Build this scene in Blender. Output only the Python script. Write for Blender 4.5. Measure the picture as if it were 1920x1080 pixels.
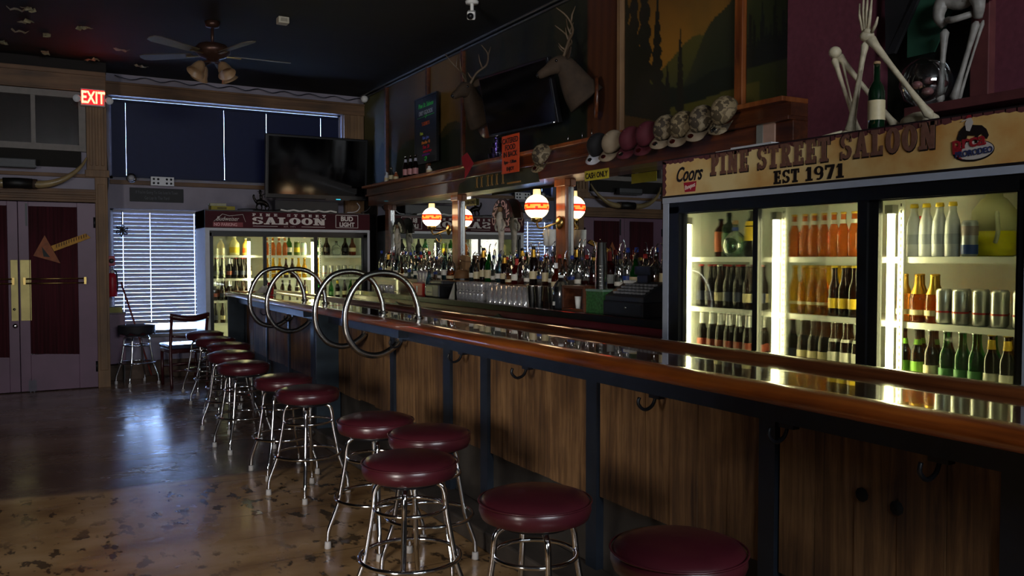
import bpy, math, random
from mathutils import Vector, Matrix, Euler
random.seed(7)
PI = math.pi
C = bpy.context.scene.collection
for o in list(bpy.data.objects): bpy.data.objects.remove(o)

# ------------------------------------------------------------------ camera
F = 1600.0
TH = math.atan2(898, F)
PIT = math.atan(57 / F)
cd = bpy.data.cameras.new('camera'); cam = bpy.data.objects.new('camera', cd); C.objects.link(cam)
cd.sensor_width = 36; cd.lens = 36 * F / 1920; cd.clip_start = .05
cam.location = (0, 0, 1.5); cam.rotation_euler = (PI / 2 - PIT, 0, -TH)
bpy.context.scene.camera = cam
# ------------------------------------------------------------------ view + world + large lights
vs = bpy.context.scene.view_settings
vs.view_transform = 'Standard'; vs.look = 'None'; vs.gamma = 1; vs.exposure = 0; vs.use_curve_mapping = False
w = bpy.data.worlds.new('daylight'); bpy.context.scene.world = w; w.use_nodes = True
bg = w.node_tree.nodes['Background']; bg.inputs[0].default_value = (.36, .55, 1, 1)
_n = w.node_tree.nodes; _l = w.node_tree.links          # hazy daylight, brightest near the horizon
_tc = _n.new('ShaderNodeTexCoord'); _sp = _n.new('ShaderNodeSeparateXYZ'); _l.new(_tc.outputs['Generated'], _sp.inputs[0])
_ab = _n.new('ShaderNodeMath'); _ab.operation = 'ABSOLUTE'; _l.new(_sp.outputs[2], _ab.inputs[0])
_mr = _n.new('ShaderNodeMapRange'); _mr.inputs[1].default_value = .10; _mr.inputs[2].default_value = .45; _mr.inputs[3].default_value = 45; _mr.inputs[4].default_value = 6
_l.new(_ab.outputs[0], _mr.inputs[0]); _l.new(_mr.outputs[0], bg.inputs[1])

def area(name, loc, rot, sx, sy, power, col):
    l = bpy.data.lights.new(name, 'AREA'); l.shape = 'RECTANGLE'; l.size = sx; l.size_y = sy
    l.energy = power; l.color = col
    o = bpy.data.objects.new(name, l); C.objects.link(o); o.location = loc; o.rotation_euler = rot
    return o
# daylight entering a window in the left wall; the rear lamp is added fill
area('daylight_side_window', (-3.40, -.5, 1.55), (0, -PI / 2 , 0), 1.1, 1.7, 310, (1.0, .93, .86))
area('added_rear_fill', (1.2, -2.9, 3.0), (-PI / 2 - .25, 0, PI), 2.6, 1.0, 220, (.88, .93, 1.0))

# ------------------------------------------------------------------ colours and materials
def lin(c):
    if isinstance(c, str):
        c = [int(c[i:i + 2], 16) / 255 for i in (0, 2, 4)]
    return tuple((x / 12.92 if x <= .04045 else ((x + .055) / 1.055) ** 2.4) for x in c) + (1,)
MATS = {}
def mat(name, col, rough=.5, metal=0, trans=0, ior=1.45, emit=None, es=0, coat=0, var=.12, scale=14, bump=0, spec=.5, alpha=1, stretch=None, crough=.03):
    if name in MATS: return MATS[name]
    m = bpy.data.materials.new(name); m.use_nodes = True; nt = m.node_tree; b = nt.nodes['Principled BSDF']
    c = lin(col)
    b.inputs['Roughness'].default_value = rough; b.inputs['Metallic'].default_value = metal
    b.inputs['Transmission Weight'].default_value = trans; b.inputs['IOR'].default_value = ior
    b.inputs['Coat Weight'].default_value = coat; b.inputs['Coat Roughness'].default_value = crough
    b.inputs['Specular IOR Level'].default_value = spec
    b.inputs['Base Color'].default_value = c; m.diffuse_color = c
    if emit:
        b.inputs['Emission Color'].default_value = lin(emit); b.inputs['Emission Strength'].default_value = es
    if var or bump:
        tc = nt.nodes.new('ShaderNodeTexCoord'); mp = nt.nodes.new('ShaderNodeMapping')
        nt.links.new(tc.outputs['Object'], mp.inputs[0]); mp.inputs['Scale'].default_value = stretch or (1, 1, 1)
        n = nt.nodes.new('ShaderNodeTexNoise'); n.inputs['Scale'].default_value = scale; n.inputs['Detail'].default_value = 5
        nt.links.new(mp.outputs[0], n.inputs['Vector'])
        if var:
            r = nt.nodes.new('ShaderNodeValToRGB'); r.color_ramp.elements[0].position = .3; r.color_ramp.elements[1].position = .7
            r.color_ramp.elements[0].color = tuple(x * (1 - var) for x in c[:3]) + (1,)
            r.color_ramp.elements[1].color = tuple(min(1, x * (1 + var)) for x in c[:3]) + (1,)
            nt.links.new(n.outputs[0], r.inputs[0]); nt.links.new(r.outputs[0], b.inputs['Base Color'])
        if bump:
            bp = nt.nodes.new('ShaderNodeBump'); bp.inputs['Strength'].default_value = bump; bp.inputs['Distance'].default_value = .01
            nt.links.new(n.outputs[0], bp.inputs['Height']); nt.links.new(bp.outputs[0], b.inputs['Normal'])
    MATS[name] = m
    return m
def wood(name, cols, axis='Z', rough=.5, coat=0, bump=.3, scale=6, crough=.05, stretch=18):
    if name in MATS: return MATS[name]
    m = bpy.data.materials.new(name); m.use_nodes = True; nt = m.node_tree; b = nt.nodes['Principled BSDF']
    b.inputs['Roughness'].default_value = rough; b.inputs['Coat Weight'].default_value = coat; b.inputs['Coat Roughness'].default_value = crough
    tc = nt.nodes.new('ShaderNodeTexCoord'); mp = nt.nodes.new('ShaderNodeMapping'); nt.links.new(tc.outputs['Object'], mp.inputs[0])
    s = [stretch / 3] * 3; s['XYZ'.index(axis)] = .35; mp.inputs['Scale'].default_value = s
    n = nt.nodes.new('ShaderNodeTexNoise'); n.inputs['Scale'].default_value = scale; n.inputs['Detail'].default_value = 8; n.inputs['Roughness'].default_value = .65
    n.inputs['Distortion'].default_value = .6
    n2 = nt.nodes.new('ShaderNodeTexNoise'); n2.inputs['Scale'].default_value = 2.2; n2.inputs['Detail'].default_value = 4
    nt.links.new(tc.outputs['Object'], n2.inputs['Vector'])
    nt.links.new(mp.outputs[0], n.inputs['Vector'])
    mx = nt.nodes.new('ShaderNodeMath'); mx.operation = 'MULTIPLY_ADD'; mx.inputs[1].default_value = .45; 
    nt.links.new(n2.outputs[0], mx.inputs[0])
    ms = nt.nodes.new('ShaderNodeMath'); ms.operation = 'MULTIPLY'; ms.inputs[1].default_value = .55
    nt.links.new(n.outputs[0], ms.inputs[0]); nt.links.new(ms.outputs[0], mx.inputs[2])
    r = nt.nodes.new('ShaderNodeValToRGB'); cr = r.color_ramp
    cr.elements[0].position = .36; cr.elements[1].position = .64
    cr.elements[0].color = lin(cols[0]); cr.elements[1].color = lin(cols[-1])
    if len(cols) > 2:
        e = cr.elements.new(.5); e.color = lin(cols[1])
    nt.links.new(mx.outputs[0], r.inputs[0]); nt.links.new(r.outputs[0], b.inputs['Base Color'])
    bp = nt.nodes.new('ShaderNodeBump'); bp.inputs['Strength'].default_value = bump; bp.inputs['Distance'].default_value = .004
    nt.links.new(n.outputs[0], bp.inputs['Height']); nt.links.new(bp.outputs[0], b.inputs['Normal'])
    MATS[name] = m
    return m
def thin_glass(name, tint='ffffff', refl=.08, rough=.02):
    if name in MATS: return MATS[name]
    m = bpy.data.materials.new(name); m.use_nodes = True; nt = m.node_tree
    for n in list(nt.nodes):
        if n.type != 'OUTPUT_MATERIAL': nt.nodes.remove(n)
    out = nt.nodes['Material Output']
    t = nt.nodes.new('ShaderNodeBsdfTransparent'); g = nt.nodes.new('ShaderNodeBsdfGlossy'); mx = nt.nodes.new('ShaderNodeMixShader')
    fr = nt.nodes.new('ShaderNodeLayerWeight'); fr.inputs[0].default_value = .35
    mm = nt.nodes.new('ShaderNodeMath'); mm.operation = 'MULTIPLY_ADD'; mm.inputs[1].default_value = .75; mm.inputs[2].default_value = refl; mm.use_clamp = True
    nt.links.new(fr.outputs['Fresnel'], mm.inputs[0])
    t.inputs[0].default_value = lin(tint); g.inputs['Roughness'].default_value = rough; g.inputs[0].default_value = (1, 1, 1, 1)
    nt.links.new(mm.outputs[0], mx.inputs[0]); nt.links.new(t.outputs[0], mx.inputs[1]); nt.links.new(g.outputs[0], mx.inputs[2])
    nt.links.new(mx.outputs[0], out.inputs[0])
    MATS[name] = m
    return m

# ------------------------------------------------------------------ mesh builder
class MB:
    def __init__(s): s.v = []; s.f = []; s.m = []; s.s = []
    def add(s, vs_, fs, mi=0, sm=False):
        o = len(s.v); s.v += [tuple(v) for v in vs_]
        for f in fs: s.f.append(tuple(i + o for i in f)); s.m.append(mi); s.s.append(sm)
        return s
    def box(s, x0, x1, y0, y1, z0, z1, mi=0, M=None):
        vs_ = [Vector((x, y, z)) for z in (z0, z1) for y in (y0, y1) for x in (x0, x1)]
        if M is not None: vs_ = [M @ v for v in vs_]
        return s.add(vs_, [(0, 2, 3, 1), (4, 5, 7, 6), (0, 1, 5, 4), (2, 6, 7, 3), (0, 4, 6, 2), (1, 3, 7, 5)], mi)
    def lathe(s, prof, c=(0, 0, 0), seg=16, mi=0, M=None, sm=True, cap=True):
        vs_ = []; fs = []
        n = len(prof)
        for r, z in prof:
            for k in range(seg):
                a = 2 * PI * k / seg; vs_.append(Vector((r * math.cos(a), r * math.sin(a), z)))
        for i in range(n - 1):
            for k in range(seg):
                k2 = (k + 1) % seg; fs.append((i * seg + k, i * seg + k2, (i + 1) * seg + k2, (i + 1) * seg + k))
        if cap:
            fs.append(tuple(range(seg - 1, -1, -1))); fs.append(tuple((n - 1) * seg + k for k in range(seg)))
        if M is not None: vs_ = [M @ v for v in vs_]
        vs_ = [v + Vector(c) for v in vs_]
        return s.add(vs_, fs, mi, sm)
    def sweep(s, pts, radii, seg=10, closed=False, mi=0, flat=None, cap=True):
        pts = [Vector(p) for p in pts]; n = len(pts)
        if not hasattr(radii, '__len__'): radii = [radii] * n
        tang = []
        for i in range(n):
            if closed: t = pts[(i + 1) % n] - pts[i - 1]
            else: t = pts[min(i + 1, n - 1)] - pts[max(i - 1, 0)]
            tang.append(t.normalized())
        up = Vector((0, 0, 1)) if abs(tang[0].z) < .9 else Vector((1, 0, 0))
        nrm = tang[0].cross(up).normalized(); vs_ = []
        for i in range(n):
            nrm = (nrm - tang[i] * nrm.dot(tang[i]))
            nrm = nrm.normalized() if nrm.length > 1e-6 else tang[i].orthogonal().normalized()
            bn = tang[i].cross(nrm); rr = radii[i]
            ra, rb = (rr if hasattr(rr, '__len__') else (rr, rr))
            for k in range(seg):
                a = 2 * PI * k / seg; vs_.append(pts[i] + nrm * (ra * math.cos(a)) + bn * (rb * math.sin(a)))
        fs = []
        for i in range(n if closed else n - 1):
            j = (i + 1) % n
            for k in range(seg):
                k2 = (k + 1) % seg; fs.append((i * seg + k, i * seg + k2, j * seg + k2, j * seg + k))
        if not closed and cap:
            fs.append(tuple(range(seg - 1, -1, -1))); fs.append(tuple((n - 1) * seg + k for k in range(seg)))
        return s.add(vs_, fs, mi, True)
    def ball(s, c, r, seg=12, mi=0, M=None):
        if not hasattr(r, '__len__'): r = (r, r, r)
        prof = [(math.sin(PI * i / 8), -math.cos(PI * i / 8)) for i in range(9)]
        prof[0] = (.001, -1); prof[-1] = (.001, 1)
        S = Matrix.Diagonal((r[0], r[1], r[2], 1))
        return s.lathe(prof, c, seg, mi, (M @ S) if M is not None else S)
    def poly(s, pts, nvec, th, mi=0):        # closed outline (3-D points, planar) extruded along nvec*th
        n = len(pts); nv = Vector(nvec) * th
        vs_ = [Vector(p) for p in pts] + [Vector(p) + nv for p in pts]
        fs = [tuple(range(n)), tuple(range(2 * n - 1, n - 1, -1))] + [(i, i + n, (i + 1) % n + n, (i + 1) % n) for i in range(n)]
        return s.add(vs_, fs, mi)
    def build(s, name, mats, parent=None, loc=None, rot=None, bevel=0):
        me = bpy.data.meshes.new(name); me.from_pydata(s.v, [], s.f)
        if not isinstance(mats, (list, tuple)): mats = [mats]
        for m in mats: me.materials.append(m)
        me.polygons.foreach_set('material_index', s.m); me.polygons.foreach_set('use_smooth', s.s)
        me.update()
        import bmesh
        b = bmesh.new(); b.from_mesh(me); bmesh.ops.recalc_face_normals(b, faces=b.faces); b.to_mesh(me); b.free()
        o = bpy.data.objects.new(name, me); C.objects.link(o)
        if parent: o.parent = parent
        if loc: o.location = loc
        if rot: o.rotation_euler = rot
        if bevel:
            md = o.modifiers.new('bevel', 'BEVEL'); md.width = bevel; md.segments = 2; md.limit_method = 'ANGLE'; md.angle_limit = .7
        return o
def smooth(pts, k=5, closed=False):
    P = [Vector(p) for p in pts]; n = len(P); out = []
    for i in range(n if closed else n - 1):
        p0 = P[(i - 1) % n] if closed or i else P[0]; p1 = P[i]; p2 = P[(i + 1) % n]; p3 = P[(i + 2) % n] if closed or i < n - 2 else P[-1]
        for j in range(k):
            t = j / k
            out.append(.5 * ((2 * p1) + (p2 - p0) * t + (2 * p0 - 5 * p1 + 4 * p2 - p3) * t * t + (3 * p1 - p0 - 3 * p2 + p3) * t ** 3))
    if not closed: out.append(P[-1])
    return out
def tag(o, label=None, cat=None, group=None, kind=None):
    if label: o['label'] = label
    if cat: o['category'] = cat
    if group: o['group'] = group
    if kind: o['kind'] = kind
    return o
def thing(name, label, cat, loc=(0, 0, 0), rz=0, group=None, rot=None):
    o = bpy.data.objects.new(name, None); C.objects.link(o); o.empty_display_size = .05
    o.location = loc; o.rotation_euler = rot or (0, 0, rz)
    return tag(o, label, cat, group)
def struct(name, mb, m, bevel=0, label=None, cat=None): return tag(mb.build(name, m, bevel=bevel), kind='structure', label=label, cat=cat)
KIDS = {}
def kids(o):
    return [c for c in C.objects if c.parent is o]
def tree(o): return (o, [tree(c) for c in kids(o)])
def copy_tree(t, parent=None):
    o, ch = t; c = o.copy(); C.objects.link(c)
    if parent: c.parent = parent
    for x in ch: copy_tree(x, c)
    return c
def place(t, loc, rz, label, group=None, sc=None):
    c = copy_tree(t); c.location = loc; c.rotation_euler = (0, 0, rz); c['label'] = label
    if group: c['group'] = group
    if sc: c.scale = sc
    return c
PROTOS = []
def purge(o):
    for c in kids(o): purge(c)
    bpy.data.objects.remove(o)
def textobj(s, size, m, parent, loc, rot=(PI / 2, 0, 0), name='lettering', align='LEFT', shear=0, off=0, ext=.001, sx=1, arc=None, space=1):
    cu = bpy.data.curves.new(name, 'FONT'); cu.body = s; cu.size = size; cu.align_x = align; cu.shear = shear; cu.offset = off; cu.extrude = ext; cu.space_character = space
    cu.resolution_u = 3
    t = bpy.data.objects.new('tmp', cu); C.objects.link(t)
    me = bpy.data.meshes.new_from_object(t.evaluated_get(bpy.context.evaluated_depsgraph_get()))
    bpy.data.objects.remove(t)
    if arc:                                    # bend on a circle of radius arc
        for v in me.vertices:
            a = v.co.x / arc; r = arc + v.co.y; v.co.x = r * math.sin(a); v.co.y = r * math.cos(a) - arc
    me.materials.clear(); me.materials.append(m)
    o = bpy.data.objects.new(name, me); C.objects.link(o)
    if parent: o.parent = parent
    o.location = loc; o.rotation_euler = rot; o.scale = (sx, 1, 1)
    return o
# heavy slab-serif alphabet for the saloon signs: each glyph is a list of convex polygons in a 1-high cell
def arc_q(cx, cy, rx, ry, a0, a1, t, n=8):
    out = []
    for i in range(n):
        p = []
        for a, k in ((a0 + (a1 - a0) * i / n, 1), (a0 + (a1 - a0) * (i + 1) / n, 1), (a0 + (a1 - a0) * (i + 1) / n, 0), (a0 + (a1 - a0) * i / n, 0)):
            a = math.radians(a); q = 1 if k else 0
            p.append((cx + (rx - (0 if q else t)) * math.cos(a), cy + (ry - (0 if q else t * .7)) * math.sin(a)))
        out.append(p)
    return out
def rc(a, b, c, d): return [(a, b), (c, b), (c, d), (a, d)]
GL = {
 'P': (.62, [rc(.1, 0, .34, 1), rc(0, 0, .44, .15), rc(0, .85, .4, 1)] + arc_q(.34, .71, .28, .29, -90, 90, .2)),
 'I': (.44, [rc(.1, 0, .34, 1), rc(0, 0, .44, .15), rc(0, .85, .44, 1)]),
 'N': (.74, [rc(.08, 0, .26, 1), rc(.48, 0, .66, 1), [(.08, 1), (.3, 1), (.66, 0), (.44, 0)], rc(0, 0, .34, .14), rc(0, .86, .3, 1), rc(.42, .86, .74, 1)]),
 'E': (.62, [rc(.08, 0, .32, 1), rc(0, 0, .6, .15), rc(0, .85, .58, 1), rc(.3, .43, .48, .57), rc(.46, 0, .6, .3), rc(.44, .7, .58, 1), rc(.42, .36, .5, .64)]),
 'S': (.6, arc_q(.3, .72, .3, .28, 20, 250, .2) + arc_q(.3, .28, .3, .28, -160, 90, .2) + [rc(.48, .68, .58, 1), rc(.02, 0, .12, .32)]),
 'T': (.64, [rc(.2, 0, .44, 1), rc(.1, 0, .54, .15), rc(0, .85, .64, 1), rc(0, .68, .12, 1), rc(.52, .68, .64, 1)]),
 'R': (.68, [rc(.1, 0, .32, 1), rc(0, 0, .4, .15), rc(0, .85, .4, 1), [(.3, .45), (.48, .45), (.66, 0), (.46, 0)], rc(.44, 0, .7, .13)] + arc_q(.34, .73, .28, .27, -90, 90, .2)),
 'A': (.74, [[(.08, 0), (.26, 0), (.46, 1), (.28, 1)], [(.48, 0), (.68, 0), (.48, 1), (.3, 1)], rc(.2, .27, .56, .4), rc(0, 0, .32, .14), rc(.42, 0, .76, .14)]),
 'L': (.6, [rc(.08, 0, .32, 1), rc(0, 0, .58, .15), rc(0, .85, .42, 1), rc(.45, 0, .58, .36)]),
 'O': (.66, arc_q(.33, .5, .33, .5, 0, 360, .23, 16)),
 '1': (.44, [rc(.12, 0, .36, 1), rc(0, 0, .46, .14), [(0, .72), (.2, .8), (.2, 1), (.12, 1)]]),
 '9': (.6, arc_q(.3, .68, .3, .32, 0, 360, .18, 12) + arc_q(.3, .4, .3, .4, -120, 20, .18, 8)),
 '7': (.58, [rc(0, .82, .58, 1), rc(0, .66, .1, 1), [(.12, 0), (.36, 0), (.58, .85), (.38, .85)]]),
 ' ': (.4, []),
}
def slab(s, x0, x1, z0, h, mi_m, parent, y, name='lettering', gap=.1, th=.002):
    tot = sum(GL[c][0] + gap for c in s) - gap; k = (x1 - x0) / tot
    mb = MB(); x = 0
    for c in s:
        gw, ps = GL[c]
        for i, p in enumerate(ps):
            mb.poly([(x0 + (x + a) * k, y, z0 + b * h) for a, b in p], (0, -1, 0), th + .0001 * (i % 4))
        x += gw + gap
    return mb.build(name, mi_m, parent)

# palette
chrome = mat('chrome', 'd6d8dc', .1, 1, var=.04, scale=30)
steel = mat('brushed_steel', 'b9b9b6', .22, 1, var=.08, scale=40)
vinyl = mat('maroon_vinyl', '44171f', .32, var=.12, scale=9, bump=.12, coat=.25, crough=.2)
rubber = mat('pale_rubber', 'b9b6b4', .6)
black = mat('black_plastic', '0e0f12', .35)
blackm = mat('black_metal', '14161b', .4)
dark_steel = mat('dark_blue_steel', '1d242e', .45, var=.2)
brass = mat('brass', 'b59a5c', .3, 1, var=.15)
white = mat('white_plastic', 'dcdcd8', .4)
whitep = mat('white_enamel', 'c9ccd2', .35, var=.05)
red = mat('red_paint', 'b0182a', .4)
sky_refl = thin_glass('window_glass', 'ffffff', .04)
door_glass = thin_glass('cooler_glass', 'f6fbf4', .015)
clear = thin_glass('clear_glass', 'f4f7f7', .17)
blueglass = thin_glass('pale_blue_glass', 'a9cdd8', .12)
redcloth = mat('dark_red_curtain', '40101a', .9, var=.35, scale=3, stretch=(14, 14, .5))
wood_rail = wood('varnished_rail_wood', ['5a290d', '8a4415', 'a65a20'], 'Y', .28, 1, .05, 3, .06)
wood_top = wood('varnished_bar_top', ['2b1408', '3f2011', '552f18'], 'Y', .12, 1, .012, 3, .015)
barn = wood('rough_barn_wood', ['332015', '684a2c', '957048'], 'Z', .75, 0, .7, 5)
back_wood = wood('dark_backbar_wood', ['2a130a', '4a2512', '6a3819'], 'Y', .4, .4, .1, 4)
pillar_wood = wood('orange_pillar_wood', ['4c230e', '7c421b', '95562a'], 'Z', .38, .4, .1, 4)
trimw = wood('tan_painted_trim', ['5c4530', '76593c', '8a6a48'], 'Z', .6, 0, .1, 3)
trimh = wood('brown_beam_trim', ['4a3524', '684b31', '7c5c3e'], 'X', .6, 0, .1, 3)
boneM = mat('bone_plastic', 'b3a88c', .5, var=.25, scale=25, bump=.2)
paper = mat('paper', 'd3d3cd', .7)

# ================================================================== THE SETTING
def floor_mat():
    m = bpy.data.materials.new('worn_floor'); m.use_nodes = True; nt = m.node_tree; b = nt.nodes['Principled BSDF']
    N = nt.nodes.new; L = nt.links.new
    tc = N('ShaderNodeTexCoord'); sep = N('ShaderNodeSeparateXYZ'); L(tc.outputs['Object'], sep.inputs[0])
    def noise(sc, det, st=(1, 1, 1), rg=.5):
        mp = N('ShaderNodeMapping'); L(tc.outputs['Object'], mp.inputs[0]); mp.inputs['Scale'].default_value = st
        n = N('ShaderNodeTexNoise'); n.inputs['Scale'].default_value = sc; n.inputs['Detail'].default_value = det; n.inputs['Roughness'].default_value = rg
        L(mp.outputs[0], n.inputs['Vector']); return n.outputs[0]
    def ramp(inp, ps):
        r = N('ShaderNodeValToRGB'); cr = r.color_ramp
        cr.elements[0].position = ps[0][0]; cr.elements[0].color = ps[0][1]; cr.elements[1].position = ps[-1][0]; cr.elements[1].color = ps[-1][1]
        for p, c in ps[1:-1]: e = cr.elements.new(p); e.color = c
        L(inp, r.inputs[0]); return r.outputs[0]
    def math_(op, a, b_, c=None):
        n = N('ShaderNodeMath'); n.operation = op
        for i, v in enumerate((a, b_, c)):
            if v is None: continue
            if isinstance(v, (int, float)): n.inputs[i].default_value = v
            else: L(v, n.inputs[i])
        return n.outputs[0]
    def mix(f, a, b_):
        n = N('ShaderNodeMix'); n.data_type = 'RGBA'; L(f, n.inputs[0])
        for i, v in ((6, a), (7, b_)):
            if isinstance(v, tuple): n.inputs[i].default_value = v
            else: L(v, n.inputs[i])
        return n.outputs[2]
    K = (0, 0, 0, 1); W = (1, 1, 1, 1)
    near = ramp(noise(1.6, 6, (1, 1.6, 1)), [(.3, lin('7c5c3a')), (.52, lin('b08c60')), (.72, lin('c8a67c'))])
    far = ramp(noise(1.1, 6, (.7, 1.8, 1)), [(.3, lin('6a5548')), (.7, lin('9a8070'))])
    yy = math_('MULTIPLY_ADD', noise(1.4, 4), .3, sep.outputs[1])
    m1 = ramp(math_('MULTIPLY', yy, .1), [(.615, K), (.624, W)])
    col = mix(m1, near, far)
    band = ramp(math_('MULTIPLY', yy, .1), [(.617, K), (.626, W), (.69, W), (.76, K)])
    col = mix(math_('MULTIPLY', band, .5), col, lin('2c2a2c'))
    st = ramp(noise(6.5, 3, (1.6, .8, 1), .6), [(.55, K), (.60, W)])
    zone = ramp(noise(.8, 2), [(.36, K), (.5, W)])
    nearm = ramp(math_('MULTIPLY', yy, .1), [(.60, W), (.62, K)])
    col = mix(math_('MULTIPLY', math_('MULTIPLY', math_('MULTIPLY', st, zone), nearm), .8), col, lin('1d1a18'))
    fr = math_('FRACT', math_('DIVIDE', sep.outputs[1], .42), 0)
    seam = ramp(fr, [(.0, W), (.03, K)])
    xs = ramp(math_('MULTIPLY', sep.outputs[0], .1), [(.085, K), (.1, W)])
    col = mix(math_('MULTIPLY', math_('MULTIPLY', seam, xs), .75), col, lin('1a120c'))
    L(col, b.inputs['Base Color'])
    rr = ramp(noise(3, 5), [(.3, (.16, .16, .16, 1)), (.7, (.30, .30, .30, 1))]); L(rr, b.inputs['Roughness'])
    bp = N('ShaderNodeBump'); bp.inputs['Strength'].default_value = .25; bp.inputs['Distance'].default_value = .01
    L(noise(9, 4, (1, 1.7, 1)), bp.inputs['Height']); L(bp.outputs[0], b.inputs['Normal'])
    b.inputs['Coat Weight'].default_value = .0
    return m
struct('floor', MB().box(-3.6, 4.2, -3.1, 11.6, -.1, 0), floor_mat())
ceil_m = mat('soot_black_ceiling', '0e0d0c', .85, var=.3, scale=3, bump=.3)
struct('ceiling', MB().box(-3.6, 4.2, -3.1, 11.6, 3.73, 3.85), ceil_m)
lilac = mat('lilac_white_plaster', '8f8a98', .8, var=.1, scale=4, bump=.15)
darkwall = mat('dark_wall', '221d1c', .8, var=.2)
lowwall = mat('brown_lower_wall', '5b4a3e', .75, var=.2)
WY = 11.46
far = MB()
far.box(-3.6, -3.0, WY, WY + .14, 0, 3.73); far.box(3.74, 4.2, WY, WY + .14, 0, 3.73)
far.box(-1.05, .83, WY, WY + .14, 0, 3.73)
for a, b in ((.83, 3.74), (-3.0, -1.05)):
    far.box(a, b, WY, WY + .14, 3.46, 3.73); far.box(a, b, WY, WY + .14, 2.10, 2.46); far.box(a, b, WY, WY + .14, 0, .55)
far.box(2.05, 3.74, WY, WY + .14, .55, 2.10); far.box(-3.0, -2.3, WY, WY + .14, .55, 2.1)
struct('wall_far', far, lilac)
struct('wall_right', MB().box(4.06, 4.2, -3.1, 11.6, 0, 3.73), darkwall)
struct('wall_left', MB().box(-3.6, -3.5, -3.1, 11.6, 0, 3.73), darkwall)
struct('unseen_light_blocker', MB().box(-1.15, -1.05, -3.0, 1.10, 0, 3.73), darkwall)  # unseen slab added to keep the side light off the near bar panels
struct('wall_back', MB().box(-3.6, 4.2, -3.1, -3.0, 0, 3.73), darkwall)
# entrance vestibule wall, standing forward of the window wall
DY = 10.9
ent = MB()
ent.box(-1.02, -.93, DY + .02, DY + .16, 0, 3.73); ent.box(.66, .76, DY + .02, DY + .16, 0, 3.73)
ent.box(-.93, .66, DY + .02, DY + .16, 2.13, 2.70); ent.box(-.93, .66, DY + .02, DY + .16, 3.33, 3.73)
struct('wall_entrance', ent, lilac)
struct('trim_1', MB().box(.70, .76, DY + .16, WY, 0, 3.73).box(-1.02, -.96, DY + .16, WY, 0, 3.73), trimw)
def pilaster(n, x0, x1):
    mb = MB().box(x0, x1, DY - .03, DY + .02, 0, 2.42)
    w_ = x1 - x0
    mb.box(x0 + w_ * .2, x1 - w_ * .2, DY - .045, DY - .03, .2, 2.34)
    mb.box(x0 - .10, x1 + .02, DY - .05, DY + .02, 2.42, 2.50)
    mb.box(x0 - .08, x1, DY - .03, DY + .02, 2.50, 3.60)
    for k in range(3): mb.box(x0 - .05 + k * .06, x0 - .02 + k * .06, DY - .045, DY - .03, 2.55, 3.32)
    struct('trim_%d' % n, mb, trimw, .004)
pilaster(2, .635, .765); pilaster(3, -1.02, -.90)
struct('trim_4', MB().box(-1.0, .76, DY - .05, DY + .02, 3.38, 3.58).box(-1.0, .76, DY - .065, DY + .02, 3.56, 3.61).box(-1.0, .76, DY - .06, DY + .02, 3.375, 3.395), trimh, .003)
struct('trim_19', MB().box(-1.02, .77, DY - .01, DY + .02, 3.60, 3.73), mat('dark_strip_over_beam', '1a1513', .8))  # dark strip added between the entrance beam and the ceiling
hd = MB()
for i, (z0, z1, d) in enumerate(((2.13, 2.16, .03), (2.16, 2.185, .05), (2.185, 2.21, .035), (2.21, 2.24, .055), (2.24, 2.275, .04))): hd.box(-.93, .64, DY - d, DY + .02, z0, z1)
hd.box(-.93, .64, DY - .02, DY + .02, 2.41, 2.45)
struct('trim_5', hd, trimh, .003)
greyw = mat('grey_painted_sash', '7b7672', .6)
struct('trim_6', MB().box(-.93, .55, DY - .045, DY + .02, 2.70, 2.77), greyw)
tr = MB().box(-.93, .55, DY - .03, DY + .01, 3.30, 3.37).box(-.93, -.86, DY - .03, DY + .01, 2.77, 3.3).box(.48, .55, DY - .03, DY + .01, 2.77, 3.3)
for x in (.03, -.38): tr.box(x - .022, x + .022, DY - .025, DY + .01, 2.77, 3.3)
tw = struct('window_5', tr, greyw)
MB().box(-.86, .48, DY + .012, DY + .018, 2.77, 3.3).build('pane', sky_refl, tw)
cu = MB()
for k in range(30): cu.box(-.86 + k * .0447, -.86 + (k + 1) * .0447, DY + .05 + .01 * (k % 2), DY + .07, 2.72, 3.32)
cu.build('dark_curtain', mat('dark_window_cloth', '1a1212', .9, var=.3), tw)
struct('trim_7', MB().box(-.93, .5, DY - .01, DY + .02, 2.52, 2.70), mat('dark_recess_board', '16130f', .8))
# window wall trims
struct('trim_8', MB().box(.76, 4.06, WY - .07, WY, 3.46, 3.61).box(.76, 4.06, WY - .09, WY, 3.595, 3.62).box(-3.0, -1.02, WY - .07, WY, 3.46, 3.61), trimh, .003)
struct('trim_9', MB().box(3.76, 4.04, WY - .06, WY, 2.1, 3.46).box(3.80, 3.84, WY - .075, WY, 2.1, 3.46).box(3.94, 3.98, WY - .075, WY, 2.1, 3.46), trimw, .003)
struct('trim_10', MB().box(.83, 3.74, WY - .05, WY, 2.395, 2.445).box(-3.0, -1.05, WY - .05, WY, 2.395, 2.445), trimh, .003)
struct('baseboard_far', MB().box(.76, 4.06, WY - .03, WY, 0, .22), lowwall, .003)
struct('trim_11', MB().box(.78, 2.05, WY - .08, WY + .02, .515, .555), greyw, .004)

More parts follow.
